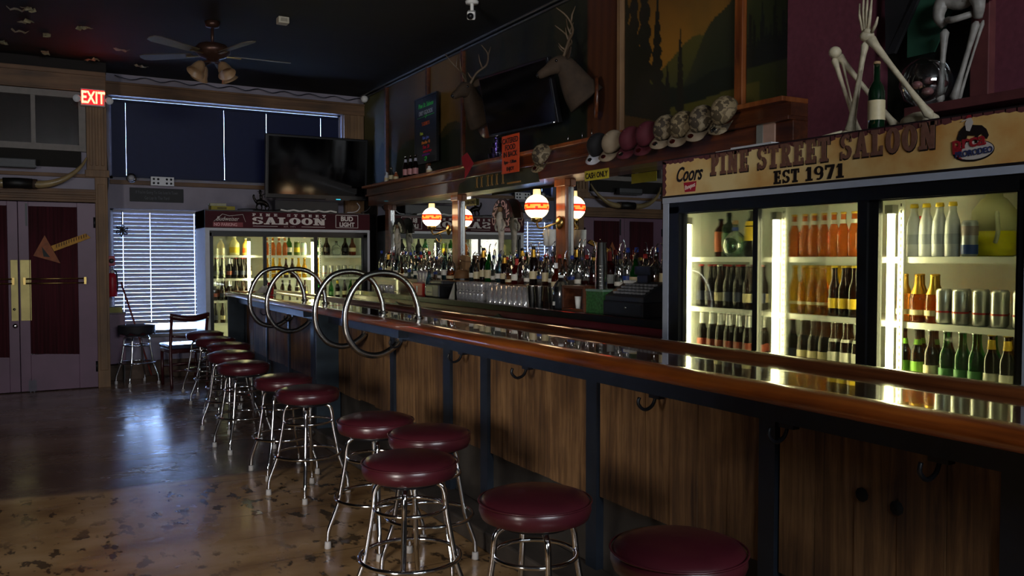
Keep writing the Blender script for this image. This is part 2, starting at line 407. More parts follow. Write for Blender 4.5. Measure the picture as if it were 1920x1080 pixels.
def window(n, x0, x1, z0, z1):
    f = MB()
    for a in ((x0, x0 + .04, z0, z1), (x1 - .04, x1, z0, z1), (x0, x1, z0, z0 + .04), (x0, x1, z1 - .02, z1)): f.box(a[0], a[1], WY + .05, WY + .1, a[2], a[3])
    w_ = struct('window_%d' % n, f, greyw)
    MB().box(x0 + .04, x1 - .04, WY + .07, WY + .075, z0 + .04, z1 - .02).build('pane', sky_refl, w_)
window(1, .83, 3.74, 2.46, 3.46); window(2, .83, 2.05, .55, 2.10)
window(3, -3.0, -1.05, 2.46, 3.46); window(4, -2.3, -1.05, .55, 2.10)
def slat_mat(name, col, tcol, f):
    m = mat(name, col, .5, var=.06, spec=.3); nt = m.node_tree; out = nt.nodes['Material Output']; b = nt.nodes['Principled BSDF']
    t = nt.nodes.new('ShaderNodeBsdfTranslucent'); t.inputs[0].default_value = lin(tcol); mx_ = nt.nodes.new('ShaderNodeMixShader'); mx_.inputs[0].default_value = f
    nt.links.new(b.outputs[0], mx_.inputs[1]); nt.links.new(t.outputs[0], mx_.inputs[2]); nt.links.new(mx_.outputs[0], out.inputs[0]); return m
navy = slat_mat('navy_blind', '232b4a', '1a2448', .25)
pale = slat_mat('white_blind', 'a9a7ae', '5c5c62', .06)
def blind(label, x0, x1, z0, z1, pitch, tilt, m, cords, gap, group=None, depth=.028, y=WY + .02):
    t = thing('venetian_blind', label, 'blind', ((x0 + x1) / 2, y, z0), group=group)
    ox, oz = (x0 + x1) / 2, z0
    MB().box(x0 - ox, x1 - ox, -.02, .02, z1 - z0 - .03, z1 - z0).build('head_rail', m, t)
    s = MB(); n = int((z1 - z0 - .04) / pitch); pitch = (z1 - z0 - .045) / (n - 1); xs = [x0] + list(cords) + [x1]
    for k in range(n):
        z = .02 + k * pitch; c_, s_ = math.cos(tilt) * depth, math.sin(tilt) * depth
        for a, b in zip(xs[:-1], xs[1:]):
            a += 0 if a == x0 else gap / 2; b -= 0 if b == x1 else gap / 2
            s.box(a - ox, b - ox, -.0006, .0006, -depth, depth, M=Matrix.Translation((0, 0, z)) @ Matrix.Rotation(tilt, 4, 'X'))
    tag(s.build('slats', m, t), kind='stuff')
    for c in cords:
        MB().sweep([(c - ox + gap * .2, -.012, 0), (c - ox + gap * .2, -.012, z1 - z0)], .0015, 5).build('ladder_cord', m, t)
    MB().box(x0 - ox, x1 - ox, -.015, .015, 0, .018).build('bottom_rail', m, t)
blind('wide navy venetian blind closed over the upper window', .86, 3.70, 2.485, 3.425, .024, .10, navy, [1.02, 2.18, 2.72, 3.45], .0016, depth=.0145)
blind('white venetian blind over the lower window beside the fire extinguisher', .86, 2.03, .68, 2.085, .046, .22, pale, [.97, 1.28, 1.80], .0035, depth=.0245)
blind('navy venetian blind over the upper window beyond the entrance, seen in the mirror', -2.96, -1.09, 2.475, 3.435, .024, .10, navy, [-2.5, -1.5], .006, depth=.0145)
blind('white venetian blind over the lower window beyond the entrance, seen in the mirror', -2.26, -1.09, .62, 2.085, .046, .27, pale, [-2.0, -1.35], .011, depth=.0245)

# doors
purple = mat('plum_painted_door', '6a4c62', .5, var=.15, scale=3, coat=.15, crough=.3)
def door(n, x0, x1, mirror):
    L0, L1 = (x0, x1)
    d = MB()
    st = .09
    g0, g1 = (x0 + .10, x1 - .19) if not mirror else (x0 + .19, x1 - .10)
    d.box(x0, g0, DY - .02, DY + .02, 0.01, 2.12); d.box(g1, x1, DY - .02, DY + .02, .01, 2.12)
    d.box(g0, g1, DY - .02, DY + .02, .01, .42); d.box(g0, g1, DY - .02, DY + .02, 2.06, 2.12)
    o = struct('door_%d' % n, d, purple, .003)
    MB().box(g0, g1, DY + .008, DY + .012, .42, 2.06).build('door_pane', sky_refl, o)
    c = MB(); k = 44
    def cx(i, z):
        return g0 + (g1 - g0) * i / k
    vs_, fs = [], []
    for i in range(k + 1):
        for j, z in enumerate((.40 + .03 * (1 - i / k), 2.07)):
            vs_.append((cx(i, z), DY - .026 + .006 * math.sin(i * 1.7), z))
    for i in range(k): fs.append((2 * i, 2 * i + 2, 2 * i + 3, 2 * i + 1))
    c.add(vs_, fs, 0, True)
    cv = c.build('curtain', redcloth, o); md = cv.modifiers.new('thick', 'SOLIDIFY'); md.thickness = .003
    bx = (x0 + .01, x0 + .125) if not mirror else (x1 - .075, x1 - .005)
    MB().box(bx[0], bx[1], DY - .026, DY - .02, .80, 1.475).build('brass_plate', mat('dull_brass_plate', '8f8353', .38, .7, var=.2, scale=6), o, bevel=.002)
    pb = MB(); ex = (x0 + .05, x1 - .12) if not mirror else (x0 + .12, x1 - .05)
    for z in (1.215, 1.265):
        pb.sweep([(ex[0], DY - .075, z + .0), (ex[1], DY - .075, z)], .007, 8)
    for x in ex:
        pb.box(x - .012, x + .012, DY - .085, DY - .02, 1.20, 1.28)
    pb.build('push_bar', brass, o)
    hn = MB()
    hx = x1 - .012 if not mirror else x0 + .012
    for z in (.25, 1.9): hn.lathe([(.012, -.06), (.012, .06)], (hx, DY - .03, z), 8)
    hn.build('hinge', blackm, o)
    if mirror:
        MB().lathe([(.026, 0), (.026, .012), (.015, .02)], (x1 - .04, DY - .02, .745), 14, M=Matrix.Rotation(PI / 2, 4, 'X')).build('lock', chrome, o)
        MB().lathe([(.014, 0), (.014, .012)], (x1 - .045, DY - .027, .93), 12, M=Matrix.Rotation(PI / 2, 4, 'X')).build('keyhole', chrome, o)
    else:
        MB().box(x0 + .07, x0 + .15, DY - .028, DY - .02, .01, .13).box(x0 + .085, x0 + .095, DY - .034, DY - .02, .0, .15).box(x0 + .12, x0 + .13, DY - .034, DY - .02, .0, .15).build('floor_bolt', mat('dull_bolt', '5e5866', .6), o)
        MB().box(x0 + .07, x0 + .09, DY - .03, DY - .02, 1.85, 2.1).build('top_bolt', blackm, o)
door(1, -.135, .635, False); door(2, -.90, -.141, True)

# wooden arrow on the door curtain
t = thing('arrow_sign', 'orange wooden arrow sign with yellow lettered shaft fixed on the door curtain', 'sign', (.14, DY - .04, 1.55), rot=(0, -.0, 0))
hm = mat('orange_wood_arrowhead', '8c4a22', .6, var=.3); ym = mat('yellow_arrow_shaft', 'b98524', .6, var=.2)
MB().poly([(-.135, 0, -.03), (-.02, 0, .20), (.13, 0, -.115)], (0, -1, 0), .012).build('arrowhead', hm, t)
MB().poly([(.04, -.012, .08), (.39, -.012, .225), (.44, -.012, .175), (.07, -.012, .02)], (0, -1, 0), .008).build('shaft', ym, t)
MB().poly([(-.05, -.012, .07), (.03, -.012, -.045), (-.035, -.012, -.04)], (0, -1, 0), .002).build('painted_mark', mat('slate_paint', '2d3130', .7), t)
mk = MB()
for k in range(13):
    u = .09 + k * .025; zc = .058 + (u - .04) * .412
    mk.box(u, u + .008, -.0215, -.0205, zc - .018, zc + .018)
mk.build('painted_letters', mat('dark_brown_paint', '3a2208', .7), t)

# things above the door
horn_m = mat('cattle_horn', '8c7a55', .4, var=.3, scale=5, coat=.3)
t = thing('horn_mount', 'long pair of curved cattle horns mounted over the entrance doors', 'horns', (-.13, DY - .10, 2.33))
for s_ in (-1, 1):
    pts = smooth([(s_ * x, y, z) for x, y, z in ((.10, 0, -.02), (.26, -.02, -.02), (.42, -.03, .03), (.55, -.02, .12), (.64, 0, .22), (.68, .02, .30))], 4)
    MB().sweep(pts, [.05 - .042 * i / (len(pts) - 1) for i in range(len(pts))], 10).build('horn', horn_m, t)
    MB().lathe([(.052, 0), (.056, .03), (.052, .06)], (s_ * .13, 0, -.02), 12, M=Matrix.Rotation(PI / 2, 4, 'Y')).build('horn_collar', mat('worn_leather', '3a2c20', .7), t)
MB().sweep([(-.14, 0, -.02), (0, .0, -.015), (.14, 0, -.02)], .058, 12).build('leather_wrap', mat('black_leather', '121110', .5), t)
MB().box(-.05, .05, .0, .1, -.04, .02).build('mounting_block', mat('mount_wood', '2a1b10', .6), t)
t = thing('door_closer_box', 'flat grey heater box on the ledge above the horns', 'heater', (-.17, DY - .09, 2.53))
MB().box(-.22, .22, -.06, .04, -.05, .05).build('housing', mat('grey_housing', '4a4c50', .5), t, bevel=.01)
MB().box(-.22, .22, -.065, -.06, -.035, -.02).build('grille', blackm, t)

# exit sign with two emergency lamp heads
t = thing('exit_sign', 'lit red EXIT sign with a lamp head on each side on the brown pillar', 'sign', (.625, DY - .075, 3.31))
MB().box(-.125, .125, -.035, .035, -.10, .095).build('housing', mat('exit_housing', 'b8a8a8', .5), t, bevel=.006)
er = mat('exit_red_glow', 'ff1a1a', .5, emit='ff0a12', es=3.5, var=0)
MB().box(-.105, .105, -.038, -.035, -.08, .08).build('face', er, t)
textobj('EXIT', .19, mat('exit_letter_glow', 'ff7050', .5, emit='ff5a3c', es=14, var=0), t, (0, -.040, -.066), name='exit_letters', align='CENTER', off=.004, sx=.62, ext=.002)
for s_ in (-1, 1):
    hd_ = MB(); hd_.lathe([(.02, 0), (.035, .02), (.042, .06), (.038, .065)], (s_ * .165, -.02, -.02), 14, M=Matrix.Rotation(PI / 2 + .2, 4, 'X')); hd_.box(s_ * .12, s_ * .17, -.01, .01, -.03, 0)
    hd_.build('lamp_head', whitep, t)

# ceiling-edge string cable
pts = []
for k in range(10):
    pts += [(.9 + k * .34, WY - .06, 3.70 - .0), (.9 + k * .34 + .17, WY - .10, 3.655)]
tag(MB().sweep(smooth(pts, 3), .005, 6).build('string_cable', mat('dark_blue_cable', '10182c', .5)), 'dark cable sagging in loops along the ceiling above the navy blind', 'cable')

# wall bits between the windows
t = thing('wall_sign', 'small dark plaque with two lines of grey writing above the white blind', 'sign', (1.36, WY - .012, 2.275))
MB().box(-.31, .31, -.01, .012, -.085, .085).build('board', mat('charcoal_board', '1e2025', .6), t, bevel=.003)
gm = mat('grey_sign_paint', '5c5f66', .7)
textobj("If You're Going To Get Lost In Town", .052, gm, t, (0, -.0115, .015), align='CENTER', sx=.62)
textobj("Go Lay In The Yard", .058, gm, t, (0, -.0115, -.055), align='CENTER', sx=.62)
t = thing('outlet_box', 'white wall outlet with eight sockets under the navy blind', 'outlet', (1.42, WY - .055, 2.445))
MB().box(-.135, .135, -.02, .0, -.055, .055).build('cover', whitep, t, bevel=.003)
for i in range(4):
    for j in range(2): MB().lathe([(.014, 0), (.014, .003)], ((-.1, -.05, .05, .1)[i], -.02, (-.025, .025)[j]), 10, M=Matrix.Rotation(PI / 2, 4, 'X')).build('socket', blackm, t)
t = thing('convex_mirror', 'small round silver dial on the sill under the navy blind', 'gauge', (1.065, WY - .06, 2.47))
MB().lathe([(.055, 0), (.06, .02), (.045, .03)], (0, 0, 0), 20, M=Matrix.Rotation(PI / 2, 4, 'X')).build('rim', steel, t)
MB().lathe([(.044, .03), (.02, .04), (.001, .042)], (0, 0, 0), 20, M=Matrix.Rotation(PI / 2, 4, 'X')).build('dial', mat('dial_face', '99999f', .3), t)
# loose cable on the post
tag(MB().sweep(smooth([(.80, WY - .05, 3.3), (.79, WY - .1, 2.9), (.81, WY - .06, 2.45), (.79, WY - .09, 2.2), (.80, WY - .05, 1.9), (.79, WY - .06, 1.6)], 4), .006, 6).build('hanging_cable', black), 'black cable running down beside the tan door post', 'cable')
bow = MB().sweep([(0, .0, 0), (0, .0, .235)], .004, 6)
for a in range(6):
    r_ = a * 1.05; bow.sweep(smooth([(0, 0, 0), (.05 * math.cos(r_), -.01, .05 * math.sin(r_)), (.07 * math.cos(r_ + .5), 0, .07 * math.sin(r_ + .5)), (.01, 0, 0)], 4), .007, 6)
o = bow.build('ribbon_bow', black); o.location = (.955, WY - .05, 1.83); tag(o, 'black knotted ribbon hanging at the top left of the white blind', 'ribbon')
# fire extinguisher
t = thing('fire_extinguisher', 'red fire extinguisher with a tag hung beside the door post', 'fire extinguisher', (.83, WY - .14, 1.03))
MB().lathe([(.005, 0), (.05, .0), (.058, .02), (.058, .22), (.045, .27), (.018, .29), (.018, .31)], seg=18).build('cylinder', red, t)
MB().box(-.012, .012, -.05, .02, .31, .33).box(-.01, .01, -.06, 0, .345, .355).build('handle', black, t)
MB().sweep(smooth([(0, -.02, .31), (.04, -.05, .30), (.055, -.05, .15), (.05, -.04, .06)], 4), .008, 6).build('hose', black, t)
MB().lathe([(.018, 0), (.018, .004)], (0, -.05, .30), 12, M=Matrix.Rotation(PI / 2, 4, 'X')).build('gauge', white, t)
t = thing('fire_alarm_bell', 'small red fire alarm unit above the extinguisher', 'alarm', (.83, WY - .04, 1.46))
MB().box(-.04, .04, -.035, .03, -.06, .06).build('housing', red, t, bevel=.006)
MB().lathe([(.025, 0), (.03, .015), (.02, .02)], (0, -.035, 0), 14, M=Matrix.Rotation(PI / 2, 4, 'X')).build('horn', black, t)
t = thing('side_cabinet', 'plum painted box cabinet standing below the fire extinguisher', 'cabinet', (.86, WY - .27, .22))
MB().box(-.10, .10, .05, .24, 0, .60).build('body', purple, t, bevel=.004)
MB().box(-.11, .11, .04, .25, .60, .62).build('top', mat('cabinet_top', '5b4a52', .5), t)
MB().box(-.09, -.08, .06, .23, -.22, 0).box(.08, .09, .06, .23, -.22, 0).build('legs', blackm, t)
t = thing('paper_pack', 'yellow printed pack lying on the plum cabinet', 'pack', (.86, WY - .12, .84))
MB().box(-.07, .07, -.1, .1, 0, .06).build('box', mat('yellowish_card', '8f8c4a', .6), t)
t = thing('broom', 'thin broom with reddish handle leaning against the white blind', 'broom', (1.05, WY - .32, 0))
MB().sweep([(.20, 0, .02), (-.12, .22, 1.2)], .011, 8).build('handle', mat('red_brown_stick', '6d2f27', .5), t)
MB().box(.12, .30, -.04, .03, 0.0, .07).build('head', mat('broom_bristle', '3a2a1c', .9), t)

# ================================================================== CEILING ITEMS
bill_m = mat('dollar_bill', '8a8468', .8, var=.4, scale=20)
BL = [(-.091, 8.837, 'crumpled', 'nearest the top left corner'), (.004, 8.765, 'twisted', 'second from the left in the back row'), (-.02, 9.246, 'yellowish', 'below the twisted one'), (-.068, 9.681, 'flattened', 'left of the door side'),
      (-.231, 10.267, 'half folded', 'furthest left near the entrance wall'), (.47, 9.225, 'boat-folded', 'alone between the corner cluster and the fan'), (.862, 10.014, 'bright open', 'closest to the ceiling fan'), (.157, 10.545, 'faint curled', 'above the transom window'),
      (.612, 10.657, 'reddish lit', 'just above the EXIT sign'), (1.132, 10.759, 'small grey', 'above the left end of the navy blind'), (.16, 9.7, 'dim violet', 'between the flattened one and the curled one')]
for i, (x, y, k, wh) in enumerate(BL):
    mb = MB(); sx, sy = .075, .034; vs_, fs = [], []
    random.seed(i)
    for a in range(6):
        for b in range(4): vs_.append(((a / 5 - .5) * 2 * sx, (b / 3 - .5) * 2 * sy, -abs(math.sin(a * 1.3 + i)) * .03 - random.random() * .012))
    for a in range(5):
        for b in range(3): fs.append((a * 4 + b, a * 4 + b + 1, a * 4 + b + 5, a * 4 + b + 4))
    mb.add(vs_, fs, 0, False)
    o = mb.build('dollar_bill', bill_m); o.location = (x, y, 3.729); o.rotation_euler = (0, 0, i * 1.1)
    md = o.modifiers.new('thick', 'SOLIDIFY'); md.thickness = .001
    tag(o, '%s banknote stuck to the black ceiling, %s' % (k, wh), 'banknote', 'banknotes stuck to the ceiling')
random.seed(11)
t = thing('smoke_detector', 'small pale square box fixed to the ceiling right of the fan', 'detector', (2.065, 8.035, 3.73))
MB().box(-.05, .05, -.05, .05, -.06, 0).build('housing', mat('cream_plastic', 'b0aa98', .5), t, bevel=.008)
MB().box(-.03, .03, -.053, -.05, -.045, -.015).build('grille', mat('cream_grille', '8a8474', .6), t)
t = thing('security_camera', 'white security camera hanging from the ceiling above the deer heads', 'camera', (3.376, 6.728, 3.73))
MB().lathe([(.055, -.02), (.06, 0)], seg=16).build('base', white, t)
MB().sweep([(0, 0, -.02), (0, 0, -.09)], .016, 8).build('stem', white, t)
MB().box(-.035, .035, -.10, .06, -.035, .035, M=Matrix.Translation((-.02, -.03, -.125)) @ Euler((.35, 0, -.5)).to_matrix().to_4x4()).build('body', white, t, bevel=.01)
MB().lathe([(.026, 0), (.028, .012)], (0, 0, 0), 14, M=Matrix.Translation((-.075, -.12, -.165)) @ Euler((PI / 2 + .35, 0, -.5)).to_matrix().to_4x4()).build('lens', black, t)
t = thing('corner_camera', 'round white sensor in the ceiling corner above the murals', 'sensor', (3.98, 11.2, 3.66))
MB().ball((0, 0, 0), .05).build('dome', white, t); MB().box(-.02, .08, -.02, .02, 0, .07).build('bracket', blackm, t)
# ceiling fan
fan_w = mat('fan_blade_wood', '554a36', .45, var=.15); fan_b = mat('fan_brown_metal', '4a332a', .35, .6)
t = thing('ceiling_fan', 'brown ceiling fan with pale blades and four frosted lamp shades', 'ceiling fan', (1.52, 8.5, 3.73))
MB().lathe([(.07, 0), (.06, -.05), (.015, -.06)], seg=18).build('canopy', fan_b, t)
MB().lathe([(.014, -.05), (.014, -.22)], seg=10).build('downrod', fan_b, t)
MB().lathe([(.05, -.20), (.13, -.22), (.16, -.255), (.16, -.29), (.12, -.33), (.06, -.35), (.05, -.38)], seg=26).build('motor', fan_b, t)
for k in range(5):
    a = -.02 + k * 2 * PI / 5; M = Matrix.Rotation(a, 4, 'Z')
    bl = MB(); pts = [(.20, -.045), (.66, -.065), (.72, -.045), (.735, 0), (.72, .045), (.66, .065), (.20, .045)]
    R = M @ Matrix.Translation((0, 0, -.315)) @ Matrix.Rotation(.2, 4, 'X')
    bl.poly([R @ Vector((x, y, 0)) for x, y in pts], R.to_3x3() @ Vector((0, 0, 1)), .007)
    b_ = bl.build('blade', fan_w, t)
    MB().box(.12, .26, -.018, .018, -.325, -.318, M=M).build('blade_arm', brass, b_)
for k in range(4):
    a = .5 + k * PI / 2; cx, cy = .12 * math.cos(a), .12 * math.sin(a)
    MB().sweep(smooth([(.03 * math.cos(a), .03 * math.sin(a), -.38), (.09 * math.cos(a), .09 * math.sin(a), -.39), (cx, cy, -.41)], 3), .009, 6).build('lamp_arm', fan_b, t)
    M = Matrix.Translation((cx, cy, -.40)) @ Matrix.Rotation(a, 4, 'Z') @ Matrix.Rotation(PI - .6, 4, 'Y')
    MB().lathe([(.02, 0), (.04, .02), (.06, .07), (.066, .11), (.085, .14)], seg=16, M=M, cap=False).build('lamp_shade', mat('frosted_amber_shade', '9a7c5c', .4, trans=.2), t)
# pipes along ceiling corner
for k, (x, z) in enumerate(((4.02, 3.70), (3.95, 3.705))):
    o = MB().sweep([(x, 2.0, z), (x, 11.3, z)], .011, 8).build('conduit_pipe', mat('dull_grey_pipe', '6c6660', .4, .8))
    tag(o, 'thin metal conduit along the ceiling edge above the murals, %s' % ('against the wall' if k == 0 else 'the one further from the wall'), 'pipe')

# ================================================================== MURALS ON THE RIGHT WALL
ST, CT, SP, CP = math.sin(TH), math.cos(TH), math.sin(PIT), math.cos(PIT)
def prj(x, y, z):
    z -= 1.5
    r = x * CT - y * ST; f = x * ST * CP + y * CT * CP - z * SP; u = x * ST * SP + y * CT * SP + z * CP
    return 960 + F * r / f, 540 - F * u / f
def sstep(a, b, x):
    t = min(1, max(0, (x - a) / (b - a))); return t * t * (3 - 2 * t)
def mx(a, b, t): return [a[i] + (b[i] - a[i]) * t for i in range(3)]
def H(s): return [int(s[i:i + 2], 16) / 255 for i in (0, 2, 4)]
def spruce(s, h, cx, base, top, w_):
    if h < base or h > top: return 0
    t = (top - h) / (top - base); ww = w_ * (t ** .8) * (.55 + .45 * abs(math.sin(t * 34)))
    return 1 if abs(s - cx) < ww + .004 else 0
from mathutils import noise as mn
# artwork laid out in wall coordinates: s = distance from the wall's near end (y), h = height
def paint(s, h):
    n = mn.noise((s * 2.1, h * 2.1, 1)) * .5 + mn.noise((s * 9, h * 9, 3)) * .15
    sky = mx(H('6e4a18'), H('a5701e'), sstep(3.6, 2.9, h + n * .2) )
    if s > 5.5: sky = mx(H('5a4528'), H('8a6a34'), sstep(8.0, 8.7, s) * sstep(9.9, 9.2, s))
    c = mx(sky, H('4e4a1c'), sstep(.2, .9, n + .4) * .4)
    if s < 5.45:                                   # open valley scene
        ridge = 2.98 + .10 * math.sin(s * 7 + 1) - .12 * abs(s - 4.9)
        if h < ridge: c = mx(H('55501c'), H('3a401a'), sstep(ridge, 2.6, h))
        big = 2.78 + (4.72 - s) * .98 + .05 * math.sin(s * 13)
        if s > 4.09 and h < big: c = mx(H('34351a'), H('232a14'), sstep(big, 2.7, h + n * .1))
        if s <= 4.12:
            hl = 3.72 - (4.12 - s) * .1; c = mx(H('3f4418'), H('2a3212'), sstep(3.5, 2.9, h + n * .4))
            if h < 2.72 + .3 * (s - 3.7): c = H('363c14')
            for k in range(14):
                cx = 3.66 + k * .035
                if spruce(s, h, cx, 2.72, 3.0 + .12 * math.sin(k * 2.3), .03): c = H('12180c')
        if h < 2.74 + .03 * math.sin(s * 9) and s > 4.1: c = mx(H('1d2410'), H('151c0e'), .5 + n)
        if h < 2.60 + .02 * math.sin(s * 5) and s > 4.0: c = mx(H('565018'), H('3a3c12'), sstep(2.56, 2.40, h))
        for cx, b, t, w_ in ((5.02, 2.45, 3.42, .11), (4.76, 2.5, 3.12, .05), (5.17, 2.4, 4.0, .13), (5.30, 2.4, 3.9, .12), (5.42, 2.4, 4.1, .13), (4.9, 2.45, 2.9, .05)):
            if spruce(s, h, cx, b, t, w_): c = mx(H('1a1a0c'), H('2a2410'), .5 + n)
        if h < 2.58 - (5.3 - s) * .25 and s > 4.95: c = H('4a3414')
    elif s < 5.93: c = mx(H('46230f'), H('5e3216'), .5 + math.sin(s * 60 + h * 2) * .35 + n * .3)         # red trunk
    elif s < 8.2:
        c = mx(H('1a2010'), H('2c2a12'), .5 + n)
        for cx in (6.1, 6.5, 6.95, 7.4, 7.85):
            if spruce(s, h, cx, 2.4, 3.7, .25): c = mx(H('10170c'), H('18200e'), .5 + n)
    elif s < 10.5:
        hill = 2.95 + .10 * math.sin(s * 4.2) + .05 * math.sin(s * 9)
        if h < hill: c = mx(H('3c4426'), H('222c1a'), sstep(hill, 2.55, h + n * .1))
        if h < 2.75 + .25 * math.sin(s * 3 + 1): c = mx(c, H('1b2416'), .6)
    else:
        c = mx(H('5c5a30'), H('2e3a20'), sstep(3.2, 2.7, h + n * .2))
        if s < 11.1 and h < 2.9 + .12 * math.sin(s * 16): c = H('1d2618')
    return [max(0, (x + n * .03) * .86) for x in c]
mm_ = bpy.data.materials.new('mural_paint'); mm_.use_nodes = True
_b = mm_.node_tree.nodes['Principled BSDF']; _a = mm_.node_tree.nodes.new('ShaderNodeVertexColor'); _a.layer_name = 'paint'
mm_.node_tree.links.new(_a.outputs[0], _b.inputs['Base Color']); _b.inputs['Roughness'].default_value = .6
def mural(y0, y1, step, label):
    ny, nz = int((y1 - y0) / step), int(1.33 / step)
    vs_ = []; col = []
    for i in range(ny + 1):
        for j in range(nz + 1):
            y, z = y0 + (y1 - y0) * i / ny, 2.40 + 1.32 * j / nz
            vs_.append((0, y - y0, z - 2.40)); col.append(paint(y, z))
    fs = [(i * (nz + 1) + j, i * (nz + 1) + j + 1, (i + 1) * (nz + 1) + j + 1, (i + 1) * (nz + 1) + j) for i in range(ny) for j in range(nz)]
    me = bpy.data.meshes.new('mural_panel'); me.from_pydata(vs_, [], fs); me.materials.append(mm_)
    ca = me.color_attributes.new('paint', 'FLOAT_COLOR', 'POINT')
    ca.data.foreach_set('color', [v for c in col for v in (lin(c)[:3] + (1,))])
    o = bpy.data.objects.new('mural_panel', me); C.objects.link(o); o.location = (4.045, y0, 2.40)
    md = o.modifiers.new('thick', 'SOLIDIFY'); md.thickness = .01; md.offset = -1 if me.polygons[0].normal.x < 0 else 1
    tag(o, label, 'painting', 'painted landscape panels')
mural(3.66, 4.11, .012, 'painted mural panel of green hillside with a tree line beside the maroon wall')
mural(4.19, 5.41, .012, 'painted mural panel of orange sky, mountains and tall spruces above the caps')
mural(5.49, 8.22, .03, 'painted mural panel of dark forest and red tree trunk behind the deer heads')
mural(8.28, 9.13, .02, 'painted mural panel of tan sky behind the neon lettered menu board')
mural(9.23, 10.46, .025, 'painted mural panel of tan sky over a green hill, beside the menu board')
mural(10.56, 11.4, .03, 'painted mural panel of greenish trees in the far corner behind the television')
for n, (y, w_, m) in enumerate(((4.15, .035, pillar_wood), (5.45, .022, trimw), (8.25, .02, back_wood), (9.18, .022, back_wood), (10.51, .025, back_wood))):
    struct('trim_%d' % (12 + n), MB().box(4.01, 4.06, y - w_, y + w_, 2.4, 3.72), m, .003)

# maroon wall above the near cooler with a window-like recess
mar = mat('maroon_painted_wall', '5e2c38', .7, var=.15, scale=30, bump=.2)
struct('wall_maroon', MB().box(3.93, 4.06, 3.06, 3.66, 2.18, 3.73).box(3.93, 4.06, .5, 3.06, 2.0, 2.14).box(3.93, 4.06, .5, 2.40, 2.14, 3.73).box(3.93, 4.06, 2.40, 3.06, 3.35, 3.73), mar)
struct('trim_17', MB().box(3.88, 3.94, 2.40, 2.49, 2.24, 3.73), mat('red_brown_post', '552a2a', .55, var=.2), .004)
struct('trim_18', MB().box(3.80, 3.95, .5, 2.78, 2.20, 2.245), mat('red_brown_ledge', '552a2a', .55, var=.2), .004)

# ================================================================== BACK BAR
ALT = {}
back_black = mat('black_counter_top', '101012', .25, coat=.3)
cab_m = mat('maroon_cabinet_paint', '6a2430', .28, var=.15, scale=5, coat=.6, crough=.18)
t = thing('back_counter', 'long maroon back bar cabinet with black top under the mirror', 'counter', (3.5, 4.08, 0))
MB().box(.02, .50, 0, 6.2, .08, 1.045).build('carcass', cab_m, t)
MB().box(-.04, .5, -.01, 6.22, 1.045, 1.10).build('counter_top', back_black, t, bevel=.006)
MB().box(-.01, .02, 0, 6.2, .99, 1.045).build('moulding', cab_m, t, bevel=.008)
yy = .04
k = 0
while yy < 6.0:
    wd = .52 if k % 3 else .78
    wd = min(wd, 6.18 - yy)
    dr = MB().box(-.005, .02, yy + .015, yy + wd - .015, .80, .965).build('drawer', cab_m, t, bevel=.006)
    for q in (.35, .65):
        MB().ball((-.02, yy + wd * q, .885), .014, 8).build('knob', brass, dr)
    dd = MB().box(-.005, .02, yy + .015, yy + wd - .015, .12, .775).build('cabinet_door', cab_m, t, bevel=.006)
    MB().ball((-.02, yy + wd * .85, .62), .014, 8).build('knob', brass, dd)
    yy += wd; k += 1
MB().box(.03, .5, 0, 6.2, 0, .08).build('plinth', black, t)
t = thing('bottle_riser', 'brown raised shelf along the mirror carrying the liquor bottles', 'shelf', (3.72, 4.10, 1.10))
MB().box(0, .26, 0, 6.14, 0, .14).build('riser_box', back_wood, t)
MB().box(-.015, .26, 0, 6.14, .14, .16).build('shelf_board', back_wood, t, bevel=.003)
# mirror
t = thing('back_bar_mirror', 'long wall mirror behind the bottles in the back bar', 'mirror', (4.0, 4.08, 1.26))
MB().box(0, .005, 0, 6.7, 0, .93).build('mirror_glass', mat('silver_mirror', 'd9dedd', .01, 1, var=0), t)
MB().box(.005, .05, 0, 6.7, -.02, .95).build('backing', black, t)
def column(y0, y1, label, z0=1.26, x=3.955, m=None):
    t = thing('back_bar_column', label, 'column', (x, (y0 + y1) / 2, z0), group='wooden columns of the back bar')
    hw = (y1 - y0) / 2
    MB().box(0, .044, -hw, hw, 0, 2.17 - z0).build('shaft', m or pillar_wood, t, bevel=.006)
    MB().box(-.012, .044, -hw - .01, hw + .01, 0, .10).build('base_block', m or pillar_wood, t, bevel=.004)
    MB().box(-.012, .044, -hw - .01, hw + .01, 2.11 - z0, 2.17 - z0).build('capital', m or pillar_wood, t, bevel=.004)
    MB().box(.02, .044, -hw - .02, -hw - .0, .1, 2.1 - z0).build('silver_edging', steel, t)
    return t
column(6.12, 6.27, 'orange wooden back bar column lit by the lamp beside the tree-camouflage cap')
column(8.22, 8.37, 'orange wooden back bar column between the far lamp and its reflection')
column(10.25, 10.38, 'dark wooden back bar column at the far end next to the distant cooler', m=back_wood)
# beam
t = thing('back_bar_beam', 'long carved wooden cornice beam running over the back bar mirror', 'beam', (3.72, 3.5, 2.17))
MB().box(.09, .33, 0, 7.1, 0, .12).build('lower_fascia', back_wood, t, bevel=.004)
MB().box(.05, .33, 0, 7.1, .12, .145).build('bead', back_wood, t, bevel=.004)
MB().box(.07, .33, 0, 7.1, .145, .22).build('frieze', back_wood, t)
MB().box(0, .33, 0, 7.1, .22, .25).build('cornice_shelf', pillar_wood, t, bevel=.005)
